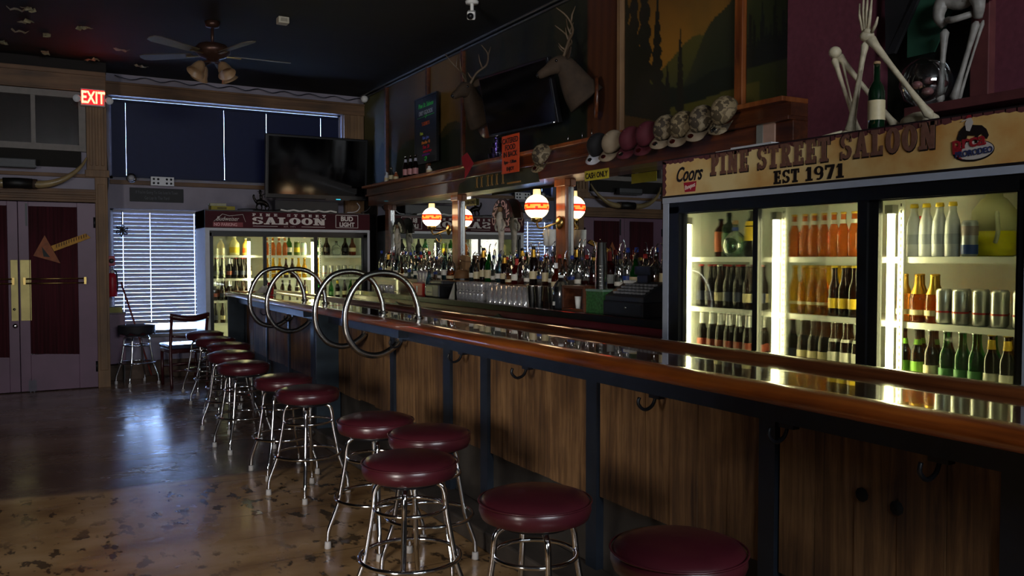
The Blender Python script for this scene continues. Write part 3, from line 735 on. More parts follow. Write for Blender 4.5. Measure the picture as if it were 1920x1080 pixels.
# painted board on the beam
t = thing('carved_board', 'painted carved board with gold letters fixed on the beam between the columns', 'sign', (3.795, 6.3, 2.15))
pm = mat('dark_green_painted_board', '2a2e1c', .6, var=.7, scale=5)
MB().poly([(0, 0, 0), (0, 1.6, .0), (0, 1.55, .10), (0, 1.2, .155), (0, .8, .165), (0, .4, .155), (0, .05, .12)], (1, 0, 0), .015).build('board', pm, t)
gd = mat('gold_paint', '8f6a2c', .5)
for k, y in enumerate((1.15, 1.05, .92, .84, .74, .62)):
    mb = MB().box(-.004, 0, y, y + .022, .03, .135); mb.box(-.004, 0, y - .012, y + .034, .12, .135); mb.box(-.004, 0, y - .012, y + .034, .03, .042); mb.build('gold_letter', gd, t)
MB().box(-.003, 0, .3, .55, .02, .035).build('gold_flourish', gd, t)

# globe lamps
def globe(y, label):
    t = thing('globe_wall_lamp', label, 'lamp', (3.943, y - .16, 1.80), group='globe wall lamps on the back bar')
    R = Matrix.Rotation(-PI / 2, 4, 'Y')
    MB().lathe([(.055, 0), (.058, .006), (.035, .018), (.018, .03)], (0, 0, 0), 20, M=R).build('rosette', brass, t)
    MB().sweep(smooth([(-.02, 0, 0), (-.09, .03, -.03), (-.13, .09, -.05), (-.138, .14, -.03), (-.133, .16, 0)], 5), .008, 8).build('arm', brass, t)
    MB().sweep(smooth([(-.09, .06, -.04), (-.05, .08, -.10), (-.09, .07, -.13), (-.10, .12, -.09)], 4), .005, 6).build('scroll', brass, t)
    g = Vector((-.133, .16, .14))
    MB().lathe([(.02, -.14), (.045, -.125), (.05, -.10), (.045, -.09)], g, 16).build('gallery', brass, t)
    mb = MB(); n = 20; seg = 28; r = .106
    glow = mat('lamp_glass_white', 'fff4dc', .4, emit='ffdca8', es=9, var=0)
    band = mat('lamp_band_orange', 'e8762a', .4, emit='ff6420', es=4, var=0); bandr = mat('lamp_band_red', 'a02010', .4, emit='d02008', es=2.5, var=0)
    prof = [(max(.002, r * math.sin(PI * i / n)), -r * math.cos(PI * i / n)) for i in range(n + 1)]
    mb.lathe(prof, g, seg, 0)
    for fi in range(len(mb.f)):
        z = sum(mb.v[i][2] for i in mb.f[fi]) / len(mb.f[fi]) - g.z
        if -.028 < z < .034: mb.m[fi] = 1 if (-.016 < z < .024 and (fi % 5)) else 2
    mb.build('globe', [glow, band, bandr], t)
    MB().lathe([(.034, .095), (.032, .15)], g, 16, cap=False).build('chimney', mat('lamp_chimney', 'f0dcae', .3, emit='ffcf8a', es=1.1, var=0), t)
globe(6.35, 'glowing round globe lamp with orange band on the column near the camouflage cap')
globe(8.58, 'glowing round globe lamp with orange band on the column near the far television')

# ================================================================== THE BAR
t = thing('bar_counter', 'long front bar with varnished wooden top and rough barn wood panels', 'bar', (0, 0, 0))
B0, B1 = -1.2, 10.45
def extr(prof, y0, y1, mb=None):
    mb = mb or MB(); n = len(prof)
    vs_ = [(x, y, z) for y in (y0, y1) for x, z in prof]
    mb.add(vs_, [(i, (i + 1) % n, n + (i + 1) % n, n + i) for i in range(n)], 0, True)
    mb.add(vs_, [tuple(range(n)), tuple(range(2 * n - 1, n - 1, -1))], 0, False)
    return mb
MB().box(2.06, 2.60, B0, B1, 1.04, 1.086).build('bar_top', wood_top, t)
rp = [(2.14, 1.045), (1.99, 1.045), (1.968, 1.053), (1.962, 1.066), (1.966, 1.080), (1.98, 1.093), (2.01, 1.103), (2.045, 1.104), (2.08, 1.098), (2.11, 1.089), (2.135, 1.087)]
extr(rp, B0, B1).build('front_rail', wood_rail, t)
extr([(2.515, 1.084), (2.525, 1.095), (2.54, 1.108), (2.56, 1.116), (2.59, 1.116), (2.61, 1.108), (2.62, 1.09), (2.62, 1.03), (2.515, 1.03)], B0, B1).build('back_rail', wood('dark_inner_rail', ['3a1a0a', '5e3014', '7a4420'], 'Y', .3, 1, .04, 3, .06), t)
MB().box(1.975, 2.62, B1, B1 + .03, 1.045, 1.10).build('end_cap', wood_rail, t, bevel=.012)
MB().box(2.10, 2.19, B0, B1, .965, 1.045).build('steel_apron', dark_steel, t)
MB().box(2.215, 2.30, B0, B1, 0, 1.04).build('front_wall', mat('stucco_kick_wall', '39342f', .85, var=.3, scale=6, bump=.5), t)
MB().box(2.57, 2.61, B0, B1, 0, 1.03).build('rear_wall', blackm, t)
MB().box(1.985, 2.215, B0, B1, 0, .10).build('foot_ledge', mat('dark_concrete_ledge', '453e38', .7, var=.3, scale=5, bump=.4), t, bevel=.012)
bat = [(10.30, 10.36), (9.25, 9.29), (8.35, 8.39), (7.49, 7.60), (6.86, 6.90), (5.556, 5.627), (4.637, 4.736), (4.155, 4.238), (3.107, 3.19), (2.062, 2.134), (1.20, 1.29), (.2, .27), (-.8, -.72)]
for a, b in bat:
    MB().box(2.175, 2.216, a, b, .10, .965).build('batten', dark_steel, t)
ed = sorted(bat); random.seed(3)
for (a0, a1), (b0, b1) in zip(ed[:-1], ed[1:]):
    y = a1 + .006
    n = max(1, round((b0 - a1) / .17)); wd = (b0 - a1 - .012) / n
    pz = .415 + random.uniform(-.02, .03); mb = MB()
    for k in range(n):
        d = random.uniform(0, .006); zz = pz + random.uniform(-.008, .008)
        mb.box(2.186 + d, 2.216, y + k * wd, y + (k + 1) * wd - .002, zz, .975)
    mb.build('wood_panel', barn, t)
for y in (6.82, 10.40):
    MB().box(2.0, 2.2, y, y + .045, .10, 1.045).build('divider_panel', mat('dark_teal_panel', '1f2c36', .5, var=.2), t, bevel=.003)
HKZ = .035
for y in (8.9, 7.95, 5.25, 4.35, 3.62, 2.62, 1.95, 1.42, .85):
    mb = MB(); mb.sweep(smooth([(2.12, y, .975), (2.10, y, .925), (2.06, y, .91), (2.03, y, .935), (2.035, y, .96)], 4), .007, 6); mb.box(2.105, 2.135, y - .03, y + .03, .95, .965)
    mb.build('coat_hook', blackm, t)
MB().box(2.03, 2.12, 7.3, 8.5, .985, 1.04).build('rail_bracket', mat('grey_steel_bracket', '39424e', .4, .6), t)
MB().box(2.03, 2.12, 5.1, 6.3, .985, 1.04).build('rail_bracket', mat('grey_steel_bracket', '39424e', .4, .6), t)
# knots in near panel
for y, z in ((1.72, .78), (1.60, .77)):
    MB().lathe([(.022, 0), (.022, .004)], (2.186, y, z), 9, M=Matrix.Rotation(-PI / 2, 4, 'Y')).build('knot_hole', mat('knot_black', '060505', .9), t)
# hoops
hp = [(2.305, 1.112), (2.295, 1.18), (2.245, 1.30), (2.155, 1.375), (2.04, 1.398), (1.92, 1.37), (1.835, 1.28), (1.79, 1.165), (1.785, 1.05), (1.81, .96), (1.875, .88), (1.965, .846), (2.05, .853), (2.125, .895), (2.16, .93)]
for y, lb in ((5.421, 'nearest of the four bent steel hoops around the bar edge'), (6.104, 'second nearest bent steel hoop around the bar edge, just before the teal divider'),
              (7.569, 'third bent steel hoop around the bar edge, near end of the far pair'), (8.248, 'farthest bent steel hoop around the bar edge, beside the red cup')):
    o = thing('server_rail_hoop', lb, 'rail', (2.04, y, 1.087), group='steel hoops around the bar edge')
    MB().sweep(smooth([(x - 2.04, 0, z - 1.087) for x, z in [(2.31, 1.088)] + hp], 5), .021, 12).build('bent_tube', steel, o)
    MB().lathe([(.035, 0), (.035, .006), (.024, .012)], (.27, 0, 0), 16).build('floor_flange', steel, o)
    MB().lathe([(.026, 0), (.026, .05)], (.12, 0, -.155), 12).build('under_clamp', chrome, o)

# ================================================================== STOOLS
def make_stool():
    t = thing('bar_stool', '', 'bar stool', group='maroon bar stools along the bar')
    MB().lathe([(.05, .585), (.165, .59), (.188, .60), (.197, .625), (.195, .65), (.182, .668), (.15, .679), (.10, .687), (.04, .691), (.003, .692)], seg=40).build('seat_cushion', vinyl, t)
    MB().lathe([(.13, .572), (.13, .588)], seg=24).build('swivel_plate', blackm, t)
    MB().sweep([(.198 * math.cos(a * PI / 20), .198 * math.sin(a * PI / 20), .657) for a in range(40)], .0035, 6, True).build('seat_piping', vinyl, t)
    for k in range(4):
        a = PI / 4 + k * PI / 2; c_, s_ = math.cos(a), math.sin(a)
        pts = smooth([(r * c_, r * s_, z) for r, z in ((.02, .572), (.09, .572), (.125, .562), (.145, .53), (.155, .44), (.183, .28), (.193, .23), (.222, .15), (.243, .09), (.247, .03))], 4)
        lg = MB().sweep(pts, .0115, 10).build('leg', chrome, t)
        MB().lathe([(.015, 0), (.018, .002), (.016, .035), (.012, .037)], (.247 * c_, .247 * s_, 0), 12).build('rubber_foot', rubber, lg)
    MB().sweep([(.208 * math.cos(a * PI / 24), .208 * math.sin(a * PI / 24), .262) for a in range(48)], .0095, 10, True).build('foot_ring', chrome, t)
    MB().sweep([(.146 * math.cos(a * PI / 24), .146 * math.sin(a * PI / 24), .465) for a in range(48)], .008, 10, True).build('support_ring', chrome, t)
    return t
st0 = make_stool(); T_ST = tree(st0)
S = [(1.652, 9.916, .3, 'farthest maroon bar stool at the bar, next to the distant cooler'),
     (1.625, 9.128, .6, 'second farthest maroon bar stool at the bar'),
     (1.625, 8.451, .2, 'third maroon bar stool from the far end of the bar'),
     (1.50, 7.69, .5, 'fourth maroon bar stool from the far end, opposite the third steel hoop'),
     (1.43, 6.862, .15, 'fifth maroon bar stool from the far end, level with the teal divider'),
     (1.507, 5.943, .1, 'maroon bar stool behind the pair member whose four feet are all visible'),
     (1.505, 5.324, .42, 'maroon bar stool opposite the nearest steel hoop'),
     (1.539, 4.191, .5, 'maroon bar stool with seat rear left of the cluster of three'),
     (1.648, 3.747, .8, 'maroon bar stool closest to the bar in the cluster of three'),
     (1.347, 3.267, .25, 'maroon bar stool at the front of the cluster of three, both rings visible'),
     (1.515, 2.535, .55, 'second nearest maroon bar stool, right of the cluster of three'),
     (1.617, 1.896, .4, 'nearest maroon bar stool, cut by the bottom edge of the photo')]
S[5] = (1.507, 5.943, .1, 'maroon bar stool just beyond the one opposite the nearest steel hoop')
for i, (x, y, rz, lb) in enumerate(S):
    if i == 0: st0.location = (x, y, 0); st0.rotation_euler = (0, 0, rz); st0['label'] = lb
    else: place(T_ST, (x, y, 0), rz, lb)
ws = place(T_ST, (1.06, 10.97, 0), .35, 'bar stool with black cloth draped over its seat in front of the white blind', group='stools by the window')
vs_ = []
for i in range(9):
    for k in range(28):
        a = 2 * PI * k / 28; r = .205 if i > 2 else .07 * (i + .3)
        z = .697 if i <= 2 else .70 - .012 * (i - 3) ** 1.3 - (.012 * math.sin(k * 2.2) * (i - 3) * .3)
        vs_.append((r * math.cos(a) * (1 + .01 * math.sin(k * 3)), r * math.sin(a), z))
o = MB().add(vs_, [(i * 28 + k, i * 28 + (k + 1) % 28, (i + 1) * 28 + (k + 1) % 28, (i + 1) * 28 + k) for i in range(8) for k in range(28)] + [tuple(range(28))], 0, True).build('seat_cloth', mat('black_cloth', '17161c', .7))
o.location = (1.06, 10.97, 0); tag(o, 'black cloth draped over the stool seat by the window', 'cloth')
o.modifiers.new('thick', 'SOLIDIFY').thickness = .004
# chair
redwood = mat('dark_red_chair_wood', '3a1216', .35, var=.2, coat=.4, crough=.15)
t = thing('wooden_chair', 'dark red wooden chair with blue grey padded seat by the white blind', 'chair', (1.53, 10.60, 0), rz=.15)
for s_ in (-1, 1):
    MB().sweep(smooth([(s_ * .20, -.20, 0), (s_ * .205, -.19, .25), (s_ * .205, -.185, .47), (s_ * .20, -.20, .68), (s_ * .205, -.25, .86)], 4), (.019), 8).build('back_post', redwood, t)
    MB().sweep([(s_ * .19, .19, 0), (s_ * .195, .19, .44)], .018, 8).build('leg', redwood, t)
MB().sweep(smooth([(-.20, -.235, .83), (-.1, -.262, .81), (0, -.27, .80), (.1, -.262, .81), (.20, -.235, .83)], 4), (.035), 8).build('top_rail', redwood, t)
MB().sweep(smooth([(-.19, -.20, .60), (0, -.225, .585), (.19, -.20, .60)], 4), .014, 8).build('back_slat', redwood, t)
MB().box(-.21, .21, -.20, .21, .40, .45).build('seat_frame', redwood, t, bevel=.01)
MB().box(-.22, .22, -.20, .225, .45, .50).build('seat_pad', mat('blue_grey_vinyl', '3c465c', .25, coat=.4), t, bevel=.02)
for z in (.2, .28):
    MB().sweep([(-.2, -.19, z), (.2, -.19, z)], .012, 8).build('stretcher', redwood, t)
MB().sweep([(-.2, .19, .22), (.2, .19, .22)], .012, 8).build('stretcher', redwood, t)

# ================================================================== COOLERS
blk = mat('black_cooler_frame', '0c0d0e', .4)
inner = mat('cooler_liner', 'd4d8d0', .5, var=.04)
shelfm = mat('white_wire_shelf', 'd8d8d2', .45, var=.05)
tube_m = mat('fluorescent_tube', 'fffbe0', .4, emit='fff0b8', es=40, var=0)
def cooler(label, loc, rz, W, doors, tubes, ty, shelves, frame, sidew, tm):
    t = thing('drinks_cooler', label, 'cooler', loc, rz)
    D = .66; top = 2.09
    MB().box(0, W, 0, .0 + D, 0, .20).build('base_cabinet', blk, t)
    MB().box(0, .05, 0, D, .2, top - .02).build('side_panel', frame, t); MB().box(W - .05, W, 0, D, .2, top - .02).build('side_panel', frame, t)
    MB().box(.05, W - .05, D - .03, D, .2, 1.86).build('rear_liner', inner, t)
    MB().box(.05, W - .05, .02, D - .03, 1.80, 1.86).build('roof_liner', inner, t)
    MB().box(.05, .058, .04, D - .03, .2, 1.8).box(W - .058, W - .05, .04, D - .03, .2, 1.8).build('side_liner', inner, t)
    MB().box(0, W, -.02, D, 1.86, 2.075).build('header_box', blk, t)
    MB().box(0, W, -.03, .0, 1.825, 1.857).box(0, .05, -.025, 0, .12, 1.825).box(W - .03, W, -.025, 0, .12, 1.825).build('outer_trim', frame, t)
    edges = [.05] + [v for d in doors for v in d] + [W - .03]
    mb = MB().box(.05, W - .03, -.02, .02, 1.762, 1.825).box(.05, W - .03, -.02, .02, .2, .29)
    mb.box(.05, doors[0][0] - .02, -.02, .02, .2, 1.8); mb.box(doors[-1][1] + .02, W - .03, -.02, .02, .2, 1.8)
    mb.build('front_frame', blk, t)
    for k, (a, b) in enumerate(doors):
        la = .02 if k == 0 else (a - doors[k - 1][1]) / 2; lb = .02 if k == len(doors) - 1 else (doors[k + 1][0] - b) / 2
        y = 0.0 if k % 2 else .014
        d = MB().box(a - la, a, y - .014, y + .014, .25, 1.78).box(b, b + lb, y - .014, y + .014, .25, 1.78).box(a, b, y - .014, y + .014, 1.757, 1.79).box(a, b, y - .014, y + .014, .25, .31)
        dd = d.build('sliding_door', blk, t)
        MB().box(a, b, y - .002, y + .002, .31, 1.757).build('door_pane', door_glass, dd)
    for k, z in enumerate(shelves):
        sh = MB()
        sh.box(.06, W - .06, .12, .135, z - .03, z - .002); sh.box(.06, W - .06, .13, D - .04, z - .012, z - .002)
        for q in range(12): sh.box(.1 + q * (W - .2) / 12, .11 + q * (W - .2) / 12, .13, D - .04, z - .018, z - .012)
        sh.build('shelf', shelfm, t)
    for x in tubes:
        mb = MB(); mb.sweep([(x, ty, .35), (x, ty, 1.70)], .017, 10)
        tb = mb.build('light_tube', tm, t)
        MB().box(x - .02, x + .02, ty - .02, ty + .02, 1.70, 1.74).box(x - .02, x + .02, ty - .02, ty + .02, .31, .35).build('tube_socket', mat('socket_grey', '77756c', .5), tb)
    st = MB()
    for a in ([(doors[i][1] + doors[i + 1][0]) / 2 + .09 for i in range(len(doors) - 1)]):
        st.box(a - .014, a + .014, .105, .115, .3, 1.78)
    st.build('shelf_upright', shelfm, t)
    sl = MB()
    for a in [(doors[i][1] + doors[i + 1][0]) / 2 + .09 for i in range(len(doors) - 1)]:
        for q in range(44): sl.box(a - .003, a + .003, .1035, .105, .4 + q * .031, .414 + q * .031)
    tag(sl.build('slot_holes', mat('slot_dark', '4b4a42', .7), t), kind='stuff')
    return t
SH = [1.505, 1.208, .93, .63]
cr_frame = mat('grey_cooler_trim', '9aa0ac', .35, var=.05)
RD = [(.159, .715), (.764, 1.387), (1.49, 2.115)]
c1 = cooler('tall three door drinks cooler with yellow parchment header sign', (3.35, 4.06, 0), -PI / 2, 2.19, RD, [.105, .805, 1.50], .075, SH, cr_frame, .05, tube_m)
FDR = [(.095, .688), (.727, 1.323), (1.372, 1.96)]
c2 = cooler('distant three door drinks cooler with dark maroon header sign', (1.80, 10.72, 0), 0, 2.06, FDR, [.535, 1.335], .10, [1.53, 1.245, .975, .70], mat('white_cooler_trim', 'b6bac2', .35, var=.05), .05, tube_m)
# header sign of the near cooler (local frame: x to the right, -y towards the room)
def parchment():
    m = bpy.data.materials.new('parchment_sign'); m.use_nodes = True; nt = m.node_tree; b = nt.nodes['Principled BSDF']; N = nt.nodes.new; L = nt.links.new
    tc = N('ShaderNodeTexCoord'); n = N('ShaderNodeTexNoise'); n.inputs['Scale'].default_value = 3; n.inputs['Detail'].default_value = 6; L(tc.outputs['Object'], n.inputs['Vector'])
    r = N('ShaderNodeValToRGB'); r.color_ramp.elements[0].position = .35; r.color_ramp.elements[0].color = lin('bd8644'); r.color_ramp.elements[1].position = .62; r.color_ramp.elements[1].color = lin('dcc48a')
    e = r.color_ramp.elements.new(.48); e.color = lin('cfab6c')
    L(n.outputs[0], r.inputs[0]); L(r.outputs[0], b.inputs['Base Color']); b.inputs['Roughness'].default_value = .28
    return m
hs = thing('header_sign', 'yellow parchment header sign reading Pine Street Saloon over the near cooler', 'sign', (3.33, 4.06, 1.86), -PI / 2)
MB().box(0, 2.19, -.012, 0, 0, .225).build('sign_frame', mat('sign_dark_edge', '1a1214', .5), hs)
MB().box(.01, 2.18, -.016, -.012, .008, .217).build('sign_face', parchment(), hs)
ragged = MB(); random.seed(5)
x = .01
while x < 2.17:
    d = random.uniform(.008, .022); ragged.poly([(x, -.016, .217), (x + .05, -.016, .217), (x + .05, -.016, .217 - d), (x + .02, -.016, .217 - d * 1.3), (x, -.016, .217 - d * .8)], (0, -1, 0), .001); x += .045
for z in (.01, .05, .09, .13, .17): ragged.poly([(.01, -.016, z), (.01, -.016, z + .045), (.035, -.016, z + .04), (.045, -.016, z + .02), (.03, -.016, z)], (0, -1, 0), .001)
ragged.build('burnt_edge', mat('burnt_brown', '5a3030', .5), hs)
brn = mat('sign_brown_letter', '6e4c3e', .4, var=.2, scale=40); brn2 = mat('sign_letter_shadow', '1c1512', .4, var=0)
for (s_, a, b) in (('PINE', .428, .715), ('STREET', .783, 1.245), ('SALOON', 1.307, 1.795)):
    slab(s_, a - .006, b + .004, .093, .122, brn2, hs, -.0165, 'letter_shadow'); slab(s_, a, b, .099, .114, brn, hs, -.019, 'letters')
slab('EST', .893, 1.06, .014, .068, brn2, hs, -.0165, 'letters'); slab('1971', 1.10, 1.325, .014, .068, brn2, hs, -.0165, 'letters')
textobj('Coors', .118, mat('ink_black', '17151a', .4, var=0), hs, (.125, -.0175, .085), shear=.42, sx=.74, off=.0022)
MB().poly([(.20, -.017, .075), (.31, -.017, .078), (.30, -.017, .02), (.212, -.017, .02)], (0, -1, 0), .001).build('red_badge', mat('badge_red', 'a01c30', .4, var=0), hs)
textobj('Banquet', .036, mat('badge_cream', 'dccabb', .5, var=0), hs, (.212, -.019, .032), rot=(PI / 2, -.18, 0), shear=.3, sx=.75)
# rodeo emblem
lw = mat('emblem_white', 'b9b0a8', .5, var=0); lr = mat('emblem_red', '8c1f26', .4, var=0); lb_ = mat('emblem_blue', '2c3358', .4, var=0)
el = MB(); el.poly([(1.955 + .088 * math.cos(a * PI / 16), -.0168, .070 + .043 * math.sin(a * PI / 16)) for a in range(32)], (0, -1, 0), .0006); el.build('emblem_rim', brn2, hs)
el = MB(); el.poly([(1.957 + .082 * math.cos(a * PI / 16), -.0176, .072 + .037 * math.sin(a * PI / 16)) for a in range(32)], (0, -1, 0), .0006); el.build('emblem_oval', lw, hs)
el = MB(); el.poly([(1.878, -.0184, .10), (1.91, -.0184, .085), (1.90, -.0184, .05), (1.915, -.0184, .038), (1.895, -.0184, .045), (1.877, -.0184, .07)], (0, -1, 0), .0005); el.build('emblem_red_side', lr, hs)
hx = [(1.885, .125), (1.895, .155), (1.915, .175), (1.935, .178), (1.965, .172), (1.99, .168), (2.01, .15), (2.02, .125), (2.012, .11), (2.0, .12), (1.99, .135), (1.975, .125), (1.972, .10), (1.962, .10), (1.963, .13), (1.93, .135), (1.925, .105), (1.915, .085), (1.905, .09), (1.908, .12), (1.895, .11)]
el = MB(); el.poly([(x, -.0186, z) for x, z in hx], (0, -1, 0), .0006); el.build('bucking_horse', brn2, hs)
el = MB(); el.poly([(x, -.0194, z) for x, z in ((1.925, .155), (1.92, .185), (1.932, .205), (1.945, .205), (1.955, .185), (1.945, .16), (1.94, .15))], (0, -1, 0), .0005); el.poly([(1.905, -.0194, .192), (1.928, -.0194, .198), (1.93, -.0194, .203), (1.904, -.0194, .196)], (0, -1, 0), .0005); el.build('rider', lw, hs)
MB().poly([(1.922, -.0196, .204), (1.95, -.0196, .204), (1.943, -.0196, .216), (1.93, -.0196, .216)], (0, -1, 0), .0005).build('rider_hat', lr, hs)
textobj('prca', .076, lr, hs, (1.866, -.0205, .082), sx=1.08, off=.0015, rot=(PI / 2, -.06, 0))
textobj('PRORODEO', .034, lb_, hs, (1.880, -.0205, .048), sx=.86, off=.0008, rot=(PI / 2, -.06, 0))
# header sign of the distant cooler
fs = thing('header_sign', 'dark maroon header sign with white saloon lettering over the distant cooler', 'sign', (1.80, 10.70, 1.86))
MB().box(0, 2.06, -.012, 0, 0, .20).build('sign_face', mat('maroon_glossy_sign', '40141c', .6, var=.3, scale=3, spec=.2), fs)
wl = mat('sign_white_letter', 'd8d2cf', .6, var=.06)
slab('PINE STREET', .551, 1.472, .150, .032, wl, fs, -.0125, gap=.62); slab('SALOON', .551, 1.472, .05, .088, wl, fs, -.0125, gap=.04)
textobj('EST. 1971', .024, wl, fs, (1.01, -.014, .017), align='CENTER', space=1.5); MB().box(.56, .86, -.014, -.012, .024, .029).box(1.16, 1.46, -.014, -.012, .024, .029).build('rule_lines', wl, fs)
textobj('BUD', .082, wl, fs, (1.75, -.014, .112), align='CENTER', off=.003); textobj('LIGHT', .075, wl, fs, (1.75, -.014, .04), align='CENTER', off=.003, sx=.95)
fr = MB()
for a in ((1.60, 1.90, .022, .028), (1.60, 1.90, .182, .188), (1.60, 1.606, .022, .188), (1.894, 1.90, .022, .188)): fr.box(a[0], a[1], -.014, -.012, a[2], a[3])
fr.build('badge_outline', wl, fs)
bt = [(.10, .075), (.20, .165), (.28, .145), (.44, .165), (.47, .075)]
mb = MB(); mb.sweep([(x, -.014, z) for x, z in bt], .003, 5); mb.build('bow_tie_outline', wl, fs)
textobj('Budweiser', .075, wl, fs, (.125, -.014, .085), shear=.35, sx=.82)
MB().box(.09, .44, -.0145, -.012, .012, .068).build('red_strip', mat('no_parking_red', '7a1420', .4, var=0), fs)
textobj('NO PARKING', .052, mat('no_parking_pink', 'd8a0a4', .4, var=0), fs, (.10, -.016, .022), sx=.86, off=.001)

# ================================================================== BOTTLES AND CANS (one prototype of each kind, with its parts)
G_BROWN = mat('brown_bottle_glass', '3a1a08', .06, trans=.75, ior=1.4, var=0); G_DARK = mat('dark_bottle_glass', '160c0a', .07, trans=.35, ior=1.4, var=0)
G_GREEN = mat('green_bottle_glass', '1d7a2c', .05, trans=.85, ior=1.35, var=0); G_AMBER = mat('amber_drink', 'e8923a', .04, trans=.95, ior=1.33, var=0)
G_PINK = mat('rose_orange_drink', 'e87a30', .04, trans=.9, ior=1.33, var=0); G_YEL = mat('golden_lager', 'f0b428', .03, trans=.95, ior=1.33, var=0)
G_RED = mat('dark_red_drink', '5a1010', .05, trans=.7, ior=1.36, var=0); G_WHIS = mat('whiskey', '7a2a0a', .04, trans=.85, ior=1.36, var=0)
G_CLEARLIQ = mat('clear_spirit', 'eef4f4', .02, trans=.96, ior=1.33, var=0); G_AQUA = mat('aqua_spirit', '9ac4c8', .03, trans=.9, ior=1.33, var=0)
foil = mat('silver_foil', 'c8c8c4', .3, .9); gfoil = mat('gold_foil', 'c79a3c', .35, .85)
def mcol(n, c, r=.5): return mat(n, c, r, var=.06, scale=50)
L_WHITE = mcol('white_label', 'd4d0c4'); L_CREAM = mcol('cream_label', 'c2b48e'); L_RED = mcol('red_label', '9c2220'); L_YEL = mcol('yellow_label', 'd6b32a'); L_GRN = mcol('green_label', '6fa02c'); L_BLUE = mcol('blue_label', '23408a')
L_ORG = mcol('orange_label', 'cc5a22'); L_BLK = mcol('black_label', '15130f')
CAPS = dict(red=mcol('red_cap', '96201c'), gold=mcol('gold_cap', 'c09a30'), silver=steel, black=black, blue=mcol('blue_cap', '1e3a90'), white=white, yellow=mcol('yellow_cap', 'cdae1e'), cork=mcol('cork_cap', 'a0805a'), pink=mcol('pink_cap', 'b01c50'))
def bottle(name, cat, prof, glass, cap, label=None, neck=None, liquid=None, pourer=None, seg=18, flat=1.0, capr=.0, lab2=None):
    t = thing(name, '', cat)
    M = Matrix.Diagonal((1, flat, 1, 1))
    H_ = prof[-1][1]; rn = prof[-1][0]
    MB().lathe(prof, seg=seg, M=M).build('glass_body', glass, t)
    def rad(z):
        for (r0, z0), (r1, z1) in zip(prof[:-1], prof[1:]):
            if z0 <= z <= z1: return r0 + (r1 - r0) * ((z - z0) / max(1e-6, z1 - z0))
        return prof[-1][0]
    if liquid:
        m, lv = liquid; pp = [(max(.002, r - .003), z) for r, z in prof if .004 < z < lv] + [(max(.002, rad(lv) - .003), lv)]
        MB().lathe([(pp[0][0] * .95, .004)] + pp, seg=seg, M=M).build('drink', m, t)
    for lb in (label, lab2):
        if lb:
            m, z0, z1 = lb; zs = [z0 + (z1 - z0) * i / 3 for i in range(4)]
            MB().lathe([(rad(z) + .0012, z) for z in zs], seg=seg, M=M, cap=False).build('label', m, t)
    if neck:
        m, z0, z1 = neck; zs = [z0 + (z1 - z0) * i / 2 for i in range(3)]
        MB().lathe([(rad(z) + .0012, z) for z in zs], seg=seg, M=M, cap=False).build('neck_label', m, t)
    if cap:
        h = .008 if capr == 0 else capr
        MB().lathe([(rn + .002, H_ - .003), (rn + .0035, H_ + .001), (rn + .001, H_ + h)], seg=12, M=M).build('cap', cap, t)
    if pourer:
        p = MB(); p.lathe([(.011, H_), (.013, H_ + .012), (.006, H_ + .02)], seg=10)
        p.sweep(smooth([(0, 0, H_ + .02), (0, 0, H_ + .05), (.012, 0, H_ + .075), (.022, 0, H_ + .085)], 3), .0045, 6); p.build('pourer', pourer, t)
    return t
LN = [(.026, 0), (.0305, .004), (.0305, .125), (.029, .145), (.018, .175), (.0145, .195), (.013, .232), (.0145, .236), (.014, .245)]
CH = [(.03, 0), (.036, .005), (.037, .10), (.033, .13), (.018, .165), (.0135, .19), (.0135, .222)]
SQ = [(.026, 0), (.03, .004), (.03, .10), (.029, .12), (.014, .17), (.0125, .20), (.0125, .215)]
AL = [(.028, 0), (.031, .004), (.031, .115), (.028, .14), (.016, .175), (.015, .20)]
CAN = [(.026, 0), (.033, .008), (.033, .145), (.027, .155)]
